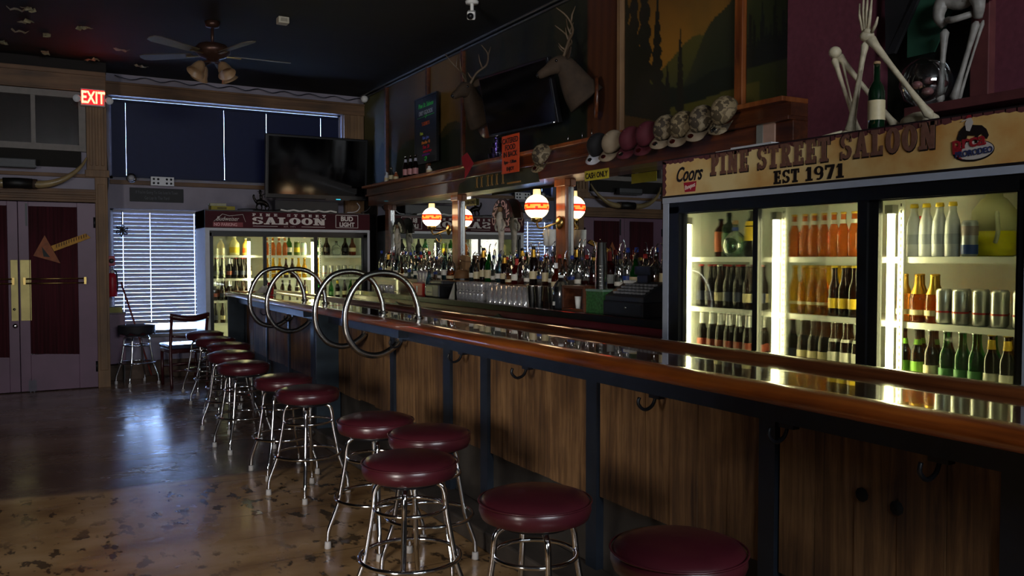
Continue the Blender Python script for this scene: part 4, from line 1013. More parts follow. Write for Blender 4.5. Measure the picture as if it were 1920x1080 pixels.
PR = dict(
 brown=bottle('beer_bottle', 'bottle', LN, G_BROWN, CAPS['silver'], (L_CREAM, .04, .09)),
 dark=bottle('beer_bottle', 'bottle', LN, G_DARK, CAPS['red'], (mcol('navy_label', '1e2238'), .04, .095)),
 darkfoil=bottle('beer_bottle', 'bottle', LN, G_DARK, CAPS['silver'], (mcol('rust_label', '7c3422'), .045, .09), (foil, .178, .24)),
 rose=bottle('cider_bottle', 'bottle', SQ, G_PINK, CAPS['gold'], None, (L_WHITE, .165, .185)),
 yellow=bottle('lager_bottle', 'bottle', LN, G_YEL, CAPS['gold'], (L_CREAM, .05, .065)),
 goldcap=bottle('beer_bottle', 'bottle', LN, G_BROWN, CAPS['yellow'], (L_YEL, .04, .09)),
 white=bottle('aluminium_bottle', 'bottle', AL, mcol('white_aluminium', 'c9cbd4', .3), CAPS['yellow'], (mcol('grey_print', 'a9adba', .35), .05, .09), capr=.014),
 champ=bottle('sparkling_wine_bottle', 'bottle', CH, G_AMBER, gfoil, (L_CREAM, .035, .06), (gfoil, .135, .22)),
 can=bottle('beer_can', 'can', CAN, mat('silver_can', 'b8b8b6', .3, .7, var=.1), None, (mcol('red_ribbon', 'a83030', .35), .05, .058)),
 greenlab=bottle('beer_bottle', 'bottle', LN, G_BROWN, CAPS['black'], (L_GRN, .035, .10), (L_GRN, .175, .20)),
 green=bottle('beer_bottle', 'bottle', LN, G_GREEN, CAPS['silver'], (mcol('green_white_label', '3f7a40'), .04, .085)),
 yneck=bottle('beer_bottle', 'bottle', LN, G_DARK, CAPS['yellow'], (L_WHITE, .04, .085), (L_YEL, .185, .225)),
 stout=bottle('beer_bottle', 'bottle', LN, G_BROWN, CAPS['silver'], (L_WHITE, .03, .10), (L_WHITE, .15, .165)),
 bluecan=bottle('energy_drink_can', 'can', CAN, mat('blue_silver_can', 'a0a4b0', .3, .6, var=.1), None, (L_BLUE, .01, .05), lab2=(mcol('grey_red_label', '8a7a80'), .09, .13)),
)
TRP = {k: tree(v) for k, v in PR.items()}
used = set()
DESC = dict(brown='brown cream-labelled beer bottle', dark='dark red-capped beer bottle', darkfoil='dark foil-necked beer bottle', rose='rose coloured cider bottle', yellow='clear golden lager bottle',
 goldcap='brown yellow-capped beer bottle', white='white aluminium bottle', champ='gold-foiled sparkling wine bottle', can='red-striped silver beer can', greenlab='brown green-labelled beer bottle', green='green beer bottle',
 yneck='dark yellow-necked beer bottle', stout='brown white-labelled beer bottle', bluecan='silver blue-based can')
def put(kind, loc, rz, label, group, sc=None):
    if kind not in used:
        used.add(kind); o = PR[kind]; o.location = loc; o.rotation_euler = (0, 0, rz); o['label'] = label; o['group'] = group
        if sc: o.scale = sc
        return o
    return place(TRP[kind], loc, rz, label, group, sc)
ORD = ['first', 'second', 'third', 'fourth', 'fifth', 'sixth', 'seventh', 'eighth', 'ninth', 'tenth', 'eleventh', 'twelfth']
def near_pt(x, y, z): return (3.35 + y, 4.06 - x, z)
def far_pt(x, y, z): return (1.80 + x, 10.72 + y, z)
random.seed(21)
def fill(fn, door, doorname, cool, shelf, z, x0, x1, kinds, rows=2, tall=1.0):
    n = len(kinds); step = (x1 - x0) / max(1, n - 1) if n > 1 else 0
    for r in range(rows):
        for i in range(n - (1 if r % 2 else 0)):
            k = kinds[i]; x = x0 + i * step + (step / 2 if r % 2 else 0) + random.uniform(-.004, .004); y = .165 + r * .075 + random.uniform(-.004, .004)
            rw = 'front row' if r == 0 else 'second row'
            put(k, fn(x, y, z - .001), random.uniform(0, 6), '%s, %s in %s, %s shelf, %s door, %s cooler' % (DESC[k], ORD[i], rw, shelf, doorname, cool),
                'drinks on the %s shelf behind the %s door of the %s cooler' % (shelf, doorname, cool), (1, 1, tall))
N_ = 'near'
fill(near_pt, 0, 'left', N_, 'second', SH[1], .13, .60, ['dark', 'dark', 'brown', 'dark', 'dark', 'brown', 'dark'])
fill(near_pt, 0, 'left', N_, 'third', SH[2], .14, .60, ['darkfoil'] * 7)
fill(near_pt, 1, 'middle', N_, 'top', SH[0], .85, 1.225, ['rose'] * 7, 1)
fill(near_pt, 1, 'middle', N_, 'second', SH[1], .85, 1.30, ['yellow', 'yellow', 'yellow', 'yellow', 'goldcap', 'goldcap', 'goldcap', 'goldcap'])
fill(near_pt, 1, 'middle', N_, 'third', SH[2], .85, 1.32, ['dark', 'brown', 'brown', 'brown', 'stout', 'stout', 'stout', 'stout'])
fill(near_pt, 2, 'right', N_, 'top', SH[0], 1.55, 1.745, ['white'] * 4, rows=1, tall=1.12)
put('bluecan', near_pt(1.815, .17, SH[0]), 0, 'silver blue-based can beside the yellow jug, top shelf of the near cooler', 'cans')
fill(near_pt, 2, 'right', N_, 'second', SH[1], 1.505, 1.655, ['champ', 'champ', 'champ'], rows=2, tall=.95)
fill(near_pt, 2, 'right', N_, 'second', SH[1] + .0005, 1.70, 2.04, ['can'] * 5, rows=2)
fill(near_pt, 2, 'right', N_, 'third', SH[2], 1.515, 2.06, ['greenlab', 'greenlab', 'brown', 'green', 'green', 'green', 'yneck', 'yneck', 'yneck'])
for z, n_, ks in ((SH[3], 'fourth', ['dark', 'brown', 'darkfoil', 'brown', 'dark', 'brown']),):
    fill(near_pt, 0, 'left', N_, n_, z, .15, .6, ks, 1); fill(near_pt, 1, 'middle', N_, n_, z, .86, 1.3, ks, 1); fill(near_pt, 2, 'right', N_, n_, z, 1.53, 2.03, ks, 1)
# single items on the top shelf of the near cooler
SP = [(.13, 0)]
tall_g = bottle('liqueur_bottle', 'bottle', [(.04, 0), (.045, .005), (.045, .17), (.035, .19), (.016, .205), (.015, .24)], mat('deep_green_glass', '0b3014', .08, trans=.5, var=0), CAPS['black'], (mcol('green_print', '174a20'), .06, .14), capr=.02, flat=.8)
tall_g.location = near_pt(.27, .25, SH[0]); tag(tall_g, 'square shouldered green liqueur bottle at the back of the top shelf of the near cooler')
rd = bottle('liqueur_bottle', 'bottle', [(.04, 0), (.044, .005), (.044, .16), (.02, .19), (.016, .22)], G_RED, CAPS['black'], (mcol('orange_strip', '9a4820'), .03, .15), flat=.6)
rd.location = near_pt(.18, .27, SH[0]); tag(rd, 'dark red flask bottle with orange strip, left on the top shelf of the near cooler')
rb = bottle('round_flask_bottle', 'bottle', [(.04, 0), (.062, .02), (.072, .06), (.066, .10), (.04, .13), (.018, .145), (.016, .19)], thin_glass('pale_green_glass', 'b8d8c4', .2), CAPS['cork'], None, (L_BLUE, .15, .17), capr=.02)
rb.location = near_pt(.385, .19, SH[0]); tag(rb, 'round pale green flask bottle with cork stopper on the top shelf of the near cooler')
yb = bottle('liqueur_bottle', 'bottle', [(.034, 0), (.038, .004), (.038, .17), (.03, .20), (.016, .225), (.014, .25)], mat('black_glass', '14100a', .08, trans=.2, var=0), CAPS['black'], (L_YEL, .09, .2))
yb.location = near_pt(.50, .20, SH[0]); tag(yb, 'dark bottle with bright yellow label on the top shelf of the near cooler')
db = bottle('liqueur_bottle', 'bottle', [(.034, 0), (.038, .004), (.038, .20), (.02, .23), (.014, .26)], G_WHIS, CAPS['black'], (L_CREAM, .05, .10))
db.location = near_pt(.40, .33, SH[0]); tag(db, 'dark brown bottle behind the round flask on the top shelf of the near cooler')
gb = bottle('liqueur_bottle', 'bottle', [(.034, 0), (.038, .004), (.038, .14), (.02, .18), (.014, .21)], G_GREEN, CAPS['silver'], (L_WHITE, .05, .08))
gb.location = near_pt(1.295, .2, SH[0]); tag(gb, 'green bottle at the right end of the rose cider bottles in the near cooler')
rb2 = bottle('juice_bottle', 'bottle', [(.03, 0), (.034, .005), (.034, .15), (.025, .165), (.024, .18)], mcol('coral_bottle', 'c0584a', .35), CAPS['red'], (L_WHITE, .01, .03))
rb2.location = near_pt(1.535, .26, SH[0]); tag(rb2, 'coral red bottle behind the white aluminium bottles in the near cooler')
jug = thing('plastic_jug', 'large translucent jug half full of yellow liquid on the top shelf of the near cooler', 'jug', near_pt(1.835, .31, SH[0]))
MB().lathe([(.088, .11), (.0885, .16), (.086, .20), (.05, .25), (.034, .26), (.033, .28)], seg=24).build('jug_body', mat('milky_plastic', 'd6d2a8', .35, var=.04), jug)
MB().lathe([(.075, 0), (.088, .008), (.088, .11)], seg=24).build('yellow_liquid', mat('yellow_mix', 'e6dc1c', .3, var=.04), jug)
MB().sweep(smooth([(-.06, -.05, .19), (-.09, -.07, .16), (-.085, -.07, .10), (-.07, -.05, .06)], 4), .009, 8).build('handle', mat('milky_plastic_solid', 'c8c8ae', .4), jug)
MB().lathe([(.035, .275), (.035, .29)], seg=16).build('lid', mcol('lid_cream', 'c0bc9c'), jug)

# distant cooler
FS = [1.53, 1.245, .975, .70]; N2 = 'distant'
fill(far_pt, 0, 'left', N2, 'second', FS[1], .15, .55, ['dark', 'dark', 'darkfoil', 'dark', 'dark', 'brown'], 2)
fill(far_pt, 0, 'left', N2, 'third', FS[2], .14, .55, ['darkfoil', 'dark', 'darkfoil', 'brown', 'brown', 'dark'], 2)
fill(far_pt, 0, 'left', N2, 'fourth', FS[3], .14, .5, ['dark', 'brown', 'stout', 'brown', 'dark'], 1)
fill(far_pt, 1, 'middle', N2, 'top', FS[0], .77, 1.0, ['rose'] * 4, 1)
fill(far_pt, 1, 'middle', N2, 'second', FS[1], .77, 1.25, ['yellow', 'yellow', 'yellow', 'goldcap', 'goldcap', 'yellow', 'yellow'], 1)
fill(far_pt, 1, 'middle', N2, 'third', FS[2], .77, 1.25, ['stout', 'brown', 'brown', 'brown', 'stout', 'goldcap'], 1)
fill(far_pt, 2, 'right', N2, 'second', FS[1], 1.42, 1.95, ['yellow', 'can', 'can', 'can', 'can', 'can', 'can'], 1)
fill(far_pt, 2, 'right', N2, 'third', FS[2], 1.42, 1.95, ['green', 'brown', 'green', 'yneck', 'brown', 'green', 'stout'], 1)
fill(far_pt, 2, 'right', N2, 'fourth', FS[3], 1.42, 1.95, ['brown', 'brown', 'green', 'dark', 'brown', 'green'], 1)
mixw = mcol('cream_jug_plastic', 'cbb98a', .4)
for k, (x, r, h, m, lb, dsc) in enumerate(((.22, .045, .19, mixw, L_CREAM, 'cream bottle of mixer with brown band'), (.38, .06, .22, mcol('pale_yellow_plastic', 'd8cf96', .35), L_YEL, 'big pale jug of mixer'), (.52, .04, .20, mcol('straw_plastic', 'ccae54', .3), L_ORG, 'straw coloured juice bottle'))):
    b_ = bottle('mixer_bottle', 'bottle', [(r * .9, 0), (r, .006), (r, h * .66), (r * .5, h * .85), (r * .36, h * .9), (r * .36, h)], m, CAPS['white'], (lb, .03, h * .45), capr=.012)
    b_.location = far_pt(x, .2, FS[0]); tag(b_, '%s, top shelf, left door, distant cooler' % dsc, group='mixers on the top shelf')
for k, (x, m, h, lb) in enumerate(((1.06, G_GREEN, .22, 'tall green wine bottle'), (1.16, mcol('olive_tin', '5a6a28', .35), .17, 'olive green tin'), (1.25, mcol('white_aqua_tin', 'b8ccc8', .35), .16, 'white and aqua tin'))):
    b_ = bottle('drink_container', 'bottle', [(.034, 0), (.036, .005), (.036, h * .7), (.016 if k == 0 else .036, h * .85), (.014 if k == 0 else .034, h)], m, CAPS['silver'], (L_YEL if k == 1 else L_WHITE, .04, .1))
    b_.location = far_pt(x, .2, FS[0]); tag(b_, '%s beside the rose cider, top shelf of the distant cooler' % lb)
for k, (x, m, lb) in enumerate(((1.45, G_GREEN, 'green bottle with gold medal'), (1.55, G_DARK, 'dark bottle'), (1.68, G_CLEARLIQ, 'clear skull-sized round bottle'), (1.80, G_DARK, 'black bottle'), (1.90, G_WHIS, 'brown bottle'))):
    pf = [(.04, 0), (.046, .005), (.046, .12), (.02, .17), (.015, .22)] if k != 2 else [(.04, 0), (.062, .03), (.066, .07), (.05, .12), (.018, .14), (.016, .18)]
    b_ = bottle('spirit_bottle', 'bottle', pf, m, CAPS['black'], None if k == 2 else (L_CREAM if k % 2 == 0 else L_BLK, .05, .1))
    b_.location = far_pt(x, .2, FS[0]); tag(b_, '%s, top shelf, right door of the distant cooler' % lb.replace('skull-sized ', ''))
for k, v in PR.items():
    if k not in used: purge(v)

# ================================================================== LIQUOR BOTTLES ON THE RISER
RZ = 1.261
A1 = [(.034, 0), (.038, .005), (.038, .16), (.034, .18), (.015, .205), (.013, .265)]
A2 = [(.044, 0), (.05, .005), (.05, .13), (.042, .17), (.016, .20), (.014, .245)]
A3 = [(.04, 0), (.044, .005), (.044, .15), (.02, .195), (.014, .25)]
A4 = [(.036, 0), (.04, .006), (.037, .19), (.02, .225), (.015, .285)]
LQ = [
 ('clear', 'clear spirit bottle with pourer', dict(prof=A1, glass=clear, cap=None, label=(L_WHITE, .03, .06), liquid=(G_CLEARLIQ, .11), pourer=chrome)),
 ('whis', 'square whiskey bottle', dict(prof=A3, glass=clear, cap=None, label=(L_CREAM, .04, .12), liquid=(G_WHIS, .14), pourer=chrome, flat=.75)),
 ('redcap', 'clear bottle with red stopper', dict(prof=A2, glass=clear, cap=CAPS['red'], label=None, liquid=(G_RED, .06), capr=.03)),
 ('bluecap', 'clear bottle with blue stopper', dict(prof=A1, glass=clear, cap=CAPS['blue'], label=(L_BLUE, .07, .10), liquid=(G_CLEARLIQ, .14), capr=.03)),
 ('darkl', 'gold-necked dark liqueur bottle', dict(prof=A4, glass=G_DARK, cap=CAPS['black'], label=(L_CREAM, .05, .11), neck=(gfoil, .22, .28), capr=.02)),
 ('green_l', 'green liqueur bottle', dict(prof=A3, glass=G_GREEN, cap=None, label=(L_CREAM, .04, .11), pourer=black)),
 ('amber_l', 'amber rum bottle', dict(prof=A2, glass=clear, cap=None, label=(L_CREAM, .02, .05), liquid=(G_AMBER, .12), pourer=chrome)),
 ('redliq', 'red liqueur bottle', dict(prof=A2, glass=clear, cap=CAPS['gold'], label=None, liquid=(G_RED, .13), capr=.02)),
 ('aqua', 'pale blue gin bottle', dict(prof=A3, glass=blueglass, cap=None, liquid=(G_AQUA, .10), label=(L_WHITE, .05, .1), pourer=black)),
 ('maroonb', 'red-topped bourbon bottle', dict(prof=[(.045, 0), (.05, .005), (.05, .12), (.045, .155), (.016, .185), (.014, .24)], glass=G_RED, cap=CAPS['red'], label=(L_WHITE, .04, .10), neck=(CAPS['red'], .19, .24), capr=.012)),
]
LT = []
for k, d, kw in LQ:
    cap = kw.pop('cap'); o = bottle('liquor_bottle', 'bottle', kw.pop('prof'), kw.pop('glass'), cap, **kw); LT.append([d, o, tree(o), False])
def nearwhat(y):
    for a, b in ((4.95, 'behind the near register'), (5.35, 'behind the shaker stack'), (5.95, 'behind the plastic jug'), (6.45, 'beside the nearer lamp'), (7.2, 'behind the tall glasses'), (7.75, 'behind the glass cluster'), (8.2, 'by the cowboy hat'), (8.7, 'beside the farther lamp'), (9.3, 'behind the red bar caddy'), (99, 'at the far end')):
        if y < a: return b
random.seed(33)
cnt = {}
seq = [0, 1, 6, 2, 5, 3, 0, 9, 1, 7, 2, 0, 3, 6, 2, 0, 1, 3, 4, 0, 7, 9, 6, 4, 8, 0, 5, 4, 1, 8, 0, 3, 2, 0, 6, 8, 0, 3, 0, 1, 0, 2, 8, 0, 3, 0, 6, 0, 8, 0, 1, 4, 0, 3, 6]
def liq(k, x, y, row):
    d, o, t, u = LT[k]; wh = nearwhat(y); key = (d, wh, row); cnt[key] = cnt.get(key, 0) + 1
    lb = '%s, %s row %s%s' % (d, row, wh, '' if cnt[key] == 1 else ', %s from right' % ORD[cnt[key] - 1])
    sc = random.uniform(.82, 1.14)
    if not u:
        LT[k][3] = True; o.location = (x, y, RZ); o.rotation_euler = (0, 0, PI / 2 * 0 + random.uniform(-.3, .3)); o['label'] = lb; o['group'] = 'liquor bottles on the riser shelf'
        o.scale = (1, 1, sc)
    else: place(t, (x, y, RZ), random.uniform(-.5, .5), lb, 'liquor bottles on the riser shelf', (1, 1, sc))
y = 4.50; i = 0
while y < 10.1:
    if not (7.55 < y < 8.05):
        liq(seq[i % len(seq)], 3.785 + random.uniform(-.01, .01), y, 'front')
    i += 1; y += random.uniform(.098, .112)
y = 4.60
while y < 10.1:
    if not (6.0 < y < 6.35 or 8.1 < y < 8.5 or 7.5 < y < 8.0 or 10.15 < y): liq(random.choice([0, 2, 3, 1, 8, 0, 6]), 3.905, y, 'rear')
    y += random.uniform(.12, .17)

# ================================================================== THINGS ON THE BACK COUNTER
CZ = 1.10
def cup_plastic():
    m = thin_glass('cup_plastic', 'ffffff', .12, .08); nt = m.node_tree; out = nt.nodes['Material Output']; src = out.inputs[0].links[0].from_socket
    d = nt.nodes.new('ShaderNodeBsdfPrincipled'); d.inputs['Base Color'].default_value = (.75, .75, .78, 1); d.inputs['Roughness'].default_value = .18; d.inputs['Metallic'].default_value = .55
    x_ = nt.nodes.new('ShaderNodeMixShader'); x_.inputs[0].default_value = .38; nt.links.new(src, x_.inputs[1]); nt.links.new(d.outputs[0], x_.inputs[2]); nt.links.new(x_.outputs[0], out.inputs[0]); return m
cupp = cup_plastic()
tumb = bottle('shaker_tin', 'tumbler', [(.03, 0), (.032, .004), (.044, .165), (.045, .17)], steel, None); MB().sweep([(.045 * math.cos(a * PI / 10), .045 * math.sin(a * PI / 10), .17) for a in range(20)], .002, 5, True).build('rolled_rim', steel, tumb)
T_TU = tree(tumb)
glass = bottle('pint_glass', 'glass', [(.036, 0), (.036, .004), (.026, .155)], cupp, None); MB().lathe([(.026, .003), (.028, .012)], seg=14).build('glass_base', clear, glass)
T_GL = tree(glass)
gpos = [(3.62, 6.95 - .083 * (k % 4) - .0 + .0, 3.56 + .085 * (k // 4)) for k in range(8)]
first = True
plc = ['left end', 'second from the left', 'third from the left', 'fourth from the left', 'fifth from the left', 'sixth from the left', 'seventh from the left', 'right end']
for r in range(2):
    for k in range(8):
        x, y = 3.555 + .088 * r, 6.72 - .088 * k + .02 * r
        lb = 'clear pint glass, %s of the %s row, left of the shaker tins' % (plc[k], 'front' if r == 0 else 'rear')
        if first: glass.location = (x, y, CZ); glass['label'] = lb; glass['group'] = 'pint glasses on the back counter'; first = False
        else: place(T_GL, (x, y, CZ), k, lb, 'pint glasses on the back counter')
first = True
for k, (x, y, lb) in enumerate(((3.56, 6.00, 'leftmost of the three steel shaker tins before the plastic jug'), (3.56, 5.89, 'middle one of the three steel shaker tins before the plastic jug'), (3.57, 5.70, 'rightmost of the three steel shaker tins before the plastic jug'))):
    if k == 0: tumb.location = (x, y, CZ); tumb['label'] = lb; tumb['group'] = 'steel shaker tins on the back counter'
    else: place(T_TU, (x, y, CZ), 0, lb, 'steel shaker tins on the back counter')
# small stemmed glasses cluster
sg = bottle('rocks_glass', 'glass', [(.026, 0), (.028, .004), (.034, .06), (.035, .085)], cupp, None); MB().lathe([(.025, .003), (.027, .014)], seg=14).build('glass_base', clear, sg)
T_SG = tree(sg); k = 0
for r in range(3):
    for q in range(7):
        for lvl in range(2):
            x, y = 3.55 + r * .075, 7.34 - q * .076; z = CZ + lvl * .0865
            lb = 'small rocks glass, %s column, %s row, %s layer of the cluster' % (ORD[q], ('front', 'middle', 'rear')[r], ('lower', 'upper')[lvl])
            if k == 0: sg.location = (x, y, z); sg['label'] = lb; sg['group'] = 'rocks glasses stacked on the back counter'
            else: place(T_SG, (x, y, z), k, lb, 'rocks glasses stacked on the back counter')
            k += 1
for q in range(6):
    place(T_SG, (3.56 + .03 * (q % 2), 9.62 - q * .08, CZ), q, 'small clear glass, %s from the left at the far left end of the back counter' % ORD[q], 'glasses at the far end of the back counter')
# stacked plastic cups in the red holder
t = thing('cup_caddy', 'red bar caddy holding tall stacks of clear plastic cups', 'caddy', (3.62, 8.38, CZ))
MB().box(-.07, .07, -.13, .13, 0, .13).build('red_holder', mat('red_caddy', 'a82418', .4), t, bevel=.006)
MB().poly([(-.072, .02, .10), (-.072, -.02, .10), (-.072, -.006, .03), (-.072, .006, .03)], (-1, 0, 0), .002).build('white_mark', paper, t)
for k in range(3):
    MB().lathe([(.028, .02), (.032, .18), (.036, .23), (.037, .26)], (0, -.085 + k * .085, .0), 16).build('cup_stack', cupp, t)
b_ = bottle('gin_bottle', 'bottle', A3, blueglass, CAPS['silver'], (L_BLUE, .02, .09), liquid=(G_AQUA, .13)); b_.location = (3.6, 8.18, CZ); b_.scale = (1, 1, 1.05); tag(b_, 'blue green gin bottle standing just right of the red bar caddy')
# pair of cash registers
def register(loc, label, w_):
    t = thing('cash_register', label, 'cash register', loc)
    MB().box(0, .22, -w_, w_, 0, .10).build('cash_drawer', black, t, bevel=.005)
    MB().box(-.004, 0, -w_ + .02, w_ - .02, .02, .085).build('drawer_front', mat('blue_black_plastic', '12161d', .35), t)
    MB().lathe([(.009, 0), (.009, .006)], (-.004, -w_ * .2, .06), 10, M=Matrix.Rotation(-PI / 2, 4, 'Y')).build('drawer_lock', chrome, t)
    b = MB(); n = [(-.0, .10), (.21, .10), (.21, .235), (.17, .225), (0, .135)]
    b.poly([(x + .01, -w_ + .01, z) for x, z in n], (0, 1, 0), 2 * w_ - .02); b.build('body', mat('register_body', '1a1d22', .4), t, bevel=.004)
    ky = mat('key_caps', '6e7074', .5)
    for i in range(4):
        kk = MB()
        for j in range(8):
            x = .028 + i * .034; z = .135 + (x - 0) * (.09 / .17) + .002; y0 = -w_ + .04 + j * (2 * w_ - .10) / 8
            kk.box(x, x + .026, y0, y0 + .022, z, z + .014)
        kk.build('key_row', ky, t)
    MB().box(.17, .20, -.06, .06, .22, .28).box(.17, .19, -.09, .09, .28, .34).build('display', black, t, bevel=.004)
    MB().box(.14, .2, w_ - .12, w_ - .05, .22, .24).build('receipt_paper', paper, t)
register((3.50, 4.70, CZ), 'dark cash register with grey keys beside the near cooler', .225)
t = thing('receipt_printer', 'cream fronted receipt register at the middle of the back counter', 'cash register', (3.52, 7.93, CZ))
MB().box(0, .19, -.16, .16, 0, .13).build('body', black, t, bevel=.01); MB().box(-.006, 0, -.02, .15, .015, .105).build('front_panel', mat('tan_panel', '7a7660', .4), t)
MB().box(-.009, -.006, .0, .11, .045, .055).build('paper_slot', black, t); MB().box(.03, .18, -.17, .1, .13, .17).build('lid', mat('lid_grey', '2a2b2e', .4), t, bevel=.01)
t = thing('tip_screen', 'white card leaning upright beside the cream fronted register', 'card', (3.54, 7.50, CZ))
MB().poly([(0, -.07, 0), (0, .07, 0), (.05, .06, .15), (.05, -.06, .15)], (1, 0, 0), .004).build('card', paper, t); MB().box(-.01, .06, -.09, -.08, 0, .16).build('stand', black, t)
# wood box with dark opening
t = thing('wooden_cubby', 'open fronted wooden box with a small white cup inside', 'box', (3.51, 5.33, CZ))
MB().box(0, .2, -.15, .15, 0, .02).box(0, .2, -.15, .15, .17, .19).box(0, .2, -.15, -.13, .02, .17).box(0, .2, .13, .15, .02, .17).build('wooden_case', back_wood, t, bevel=.002)
MB().box(.17, .19, -.13, .13, .02, .17).build('back_panel', black, t)
o = MB().lathe([(.018, 0), (.026, .09)], (3.54, 5.30, CZ + .021), 14).build('paper_cup', paper); tag(o, 'small white paper cup inside the open wooden box', 'cup')
# green box and shaker stack
t = thing('green_box', 'green speckled box with clear top carrying the tall steel shaker stack', 'box', (3.60, 5.07, CZ))
MB().box(-.07, .12, -.10, .12, 0, .165).build('box_body', mat('green_speckled_card', '2f5a30', .5, var=.5, scale=60), t, bevel=.004); MB().box(-.075, .125, -.105, .125, .155, .172).build('lid', mat('pale_green_lid', '7b9a86', .3, trans=.3), t, bevel=.003)
t = thing('shaker_stack', 'tall stack of nested steel shaker tins on the green box', 'tumbler', (3.60, 5.09, CZ + .172))
for k in range(7):
    z = k * .028
    MB().lathe([(.046, z), (.045, z + .002), (.034, z + .168), (.033, z + .17)], seg=20).build('steel_tin', steel, t)
place(T_TU, (3.78, 4.40, RZ), 0, 'steel tumbler with others on the riser next to the near cooler, upper of the pair', 'tumblers near the cooler')
t = thing('shaker_stack', 'short stack of steel tumblers next to the near cooler', 'tumbler', (3.70, 4.27, RZ))
for k in range(3):
    z = k * .05
    MB().lathe([(.042, z), (.034, z + .15)], seg=18).build('steel_tin', steel, t)
# plastic jug
t = thing('plastic_jug', 'translucent plastic jug half filled with clear liquid in front of the bottles', 'jug', (3.58, 5.60, CZ))
MB().lathe([(.06, 0), (.068, .006), (.068, .15), (.05, .20), (.022, .235), (.02, .25)], seg=24).build('jug_body', thin_glass('milky_thin', 'c9ccd2', .16, .15), t)
MB().lathe([(.058, .004), (.065, .01), (.065, .13)], seg=24).build('liquid', mat('grey_liquid', '8a9096', .2, trans=.6, ior=1.2, var=0), t)
MB().lathe([(.021, .245), (.021, .262)], seg=14).build('lid', white, t); MB().box(-.0695, -.068, -.02, .01, .03, .06).build('label', paper, t)
b_ = bottle('whiskey_bottle', 'bottle', [(.038, 0), (.042, .004), (.042, .17), (.036, .19), (.016, .21), (.015, .245)], G_WHIS, CAPS['white'], (L_CREAM, .02, .16), flat=.7, capr=.03); b_.location = (3.70, 5.82, RZ + .0); b_.location = (3.66, 5.80, CZ); b_.scale = (1, 1, 1.3); tag(b_, 'flat amber whiskey bottle with tall cream label behind the shaker tins')
# paper bag and hat on the riser
t = thing('cowboy_hat', 'brown straw hat lying crown up beside the cream fronted register', 'hat', (3.80, 7.80, RZ))
MB().lathe([(.17, .01), (.16, .0), (.09, .005), (.085, .06), (.075, .10), (.04, .115), (.003, .11)], seg=24).build('hat_body', mat('brown_straw', '6a4a2a', .7, bump=.3), t); MB().lathe([(.092, .01), (.09, .03)], seg=24, cap=False).build('hat_band', black, t)
t = thing('paper_bag', 'crumpled tan paper bag leaning against the mirror left of the dark bottle', 'bag', (3.93, 8.02, RZ))
MB().box(-.03, .03, -.07, .07, 0, .26, M=Matrix.Rotation(.12, 4, 'X')).build('bag_body', mat('tan_paper', '8a6a48', .8, bump=.4), t, bevel=.01); MB().box(-.034, .034, -.074, .074, .20, .215, M=Matrix.Rotation(.12, 4, 'X')).build('fold', mat('tan_paper_dark', '6e5236', .8), t)
# dark gabled bin lids
for y, lb in ((8.75, 'black triangular panel on the back counter front beyond the hoops'), (6.40, 'black triangular panel on the back counter front near the middle')):
    o = MB().poly([(3.455, y - .34, .90), (3.455, y + .34, .90), (3.455, y, 1.02)], (1, 0, 0), .012).build('triangular_panel', black); tag(o, lb, 'panel')

# on the front bar
t = thing('napkin_heap', 'crumpled white napkins lying on the far end of the bar', 'napkin', (2.33, 9.95, 1.087))
vs_, fs = [], []; random.seed(4)
for i in range(9):
    for j in range(9): vs_.append(((i - 4) * .028, (j - 4) * .03, max(0, .09 * math.exp(-((i - 4) ** 2 + (j - 4) ** 2) / 9)) * random.uniform(.4, 1.3) + .004))
for i in range(8):
    for j in range(8): fs.append((i * 9 + j, i * 9 + j + 1, (i + 1) * 9 + j + 1, (i + 1) * 9 + j))
nk = MB().add(vs_, fs).build('napkin_sheet', paper, t); nk.modifiers.new('s', 'SOLIDIFY').thickness = .002
t = thing('soda_can', 'red soda can standing among the far pair of hoops on the bar', 'can', (2.28, 9.5, 1.087))
MB().lathe([(.026, 0), (.033, .008), (.033, .13), (.027, .14)], seg=18).build('can_body', mat('red_can', 'a01420', .3, .4), t); MB().lathe([(.0265, .139), (.0265, .142)], seg=18).build('lid', chrome, t)

# ================================================================== ON AND ABOVE THE BEAM
BZ = 2.421
def cap_(name, crown, brim, label, loc, rot, camo=False, sticker='silver'):
    t = thing('baseball_cap', label, 'cap', loc, rot=rot, group='caps hanging on the beam'); t.scale = (.92, .92, .92)
    mc = MB(); n = 8; seg = 24
    mc.lathe([(.092 * math.cos(PI / 2 * i / n) + .001, .115 * math.sin(PI / 2 * i / n) ** .9) for i in range(n + 1)], seg=seg, M=Matrix.Diagonal((1.12, .9, 1, 1)))
    mc.build('crown', crown, t)
    br = MB(); vs_ = []
    for i in range(13):
        a = -PI * .42 + PI * .84 * i / 12
        for r in (0, 1):
            rx = .098 if r == 0 else .098 + .085 * math.cos(a) ** .6
            yy_ = (.083 if r == 0 else .09) * math.sin(a)
            vs_.append((rx * math.cos(a) if r == 0 else .06 + .115 * math.cos(a) ** .7 + 0, yy_ * (1 if r == 0 else 1.0), .0 - 3.2 * yy_ * yy_))
    br.add(vs_, [(2 * i, 2 * i + 2, 2 * i + 3, 2 * i + 1) for i in range(12)], 0, True)
    b_ = br.build('brim', brim, t); b_.modifiers.new('s', 'SOLIDIFY').thickness = .004
    MB().ball((0, 0, .116), .007, 8).build('top_button', crown, t)
    MB().lathe([(.024, 0), (.022, .002)], (.135, .0, .003), 16, M=Matrix.Diagonal((.8, 1.1, 1, 1))).build('brim_sticker', chrome if sticker == 'silver' else mat('holographic_red_sticker', '7a3028', .15, .9), t)
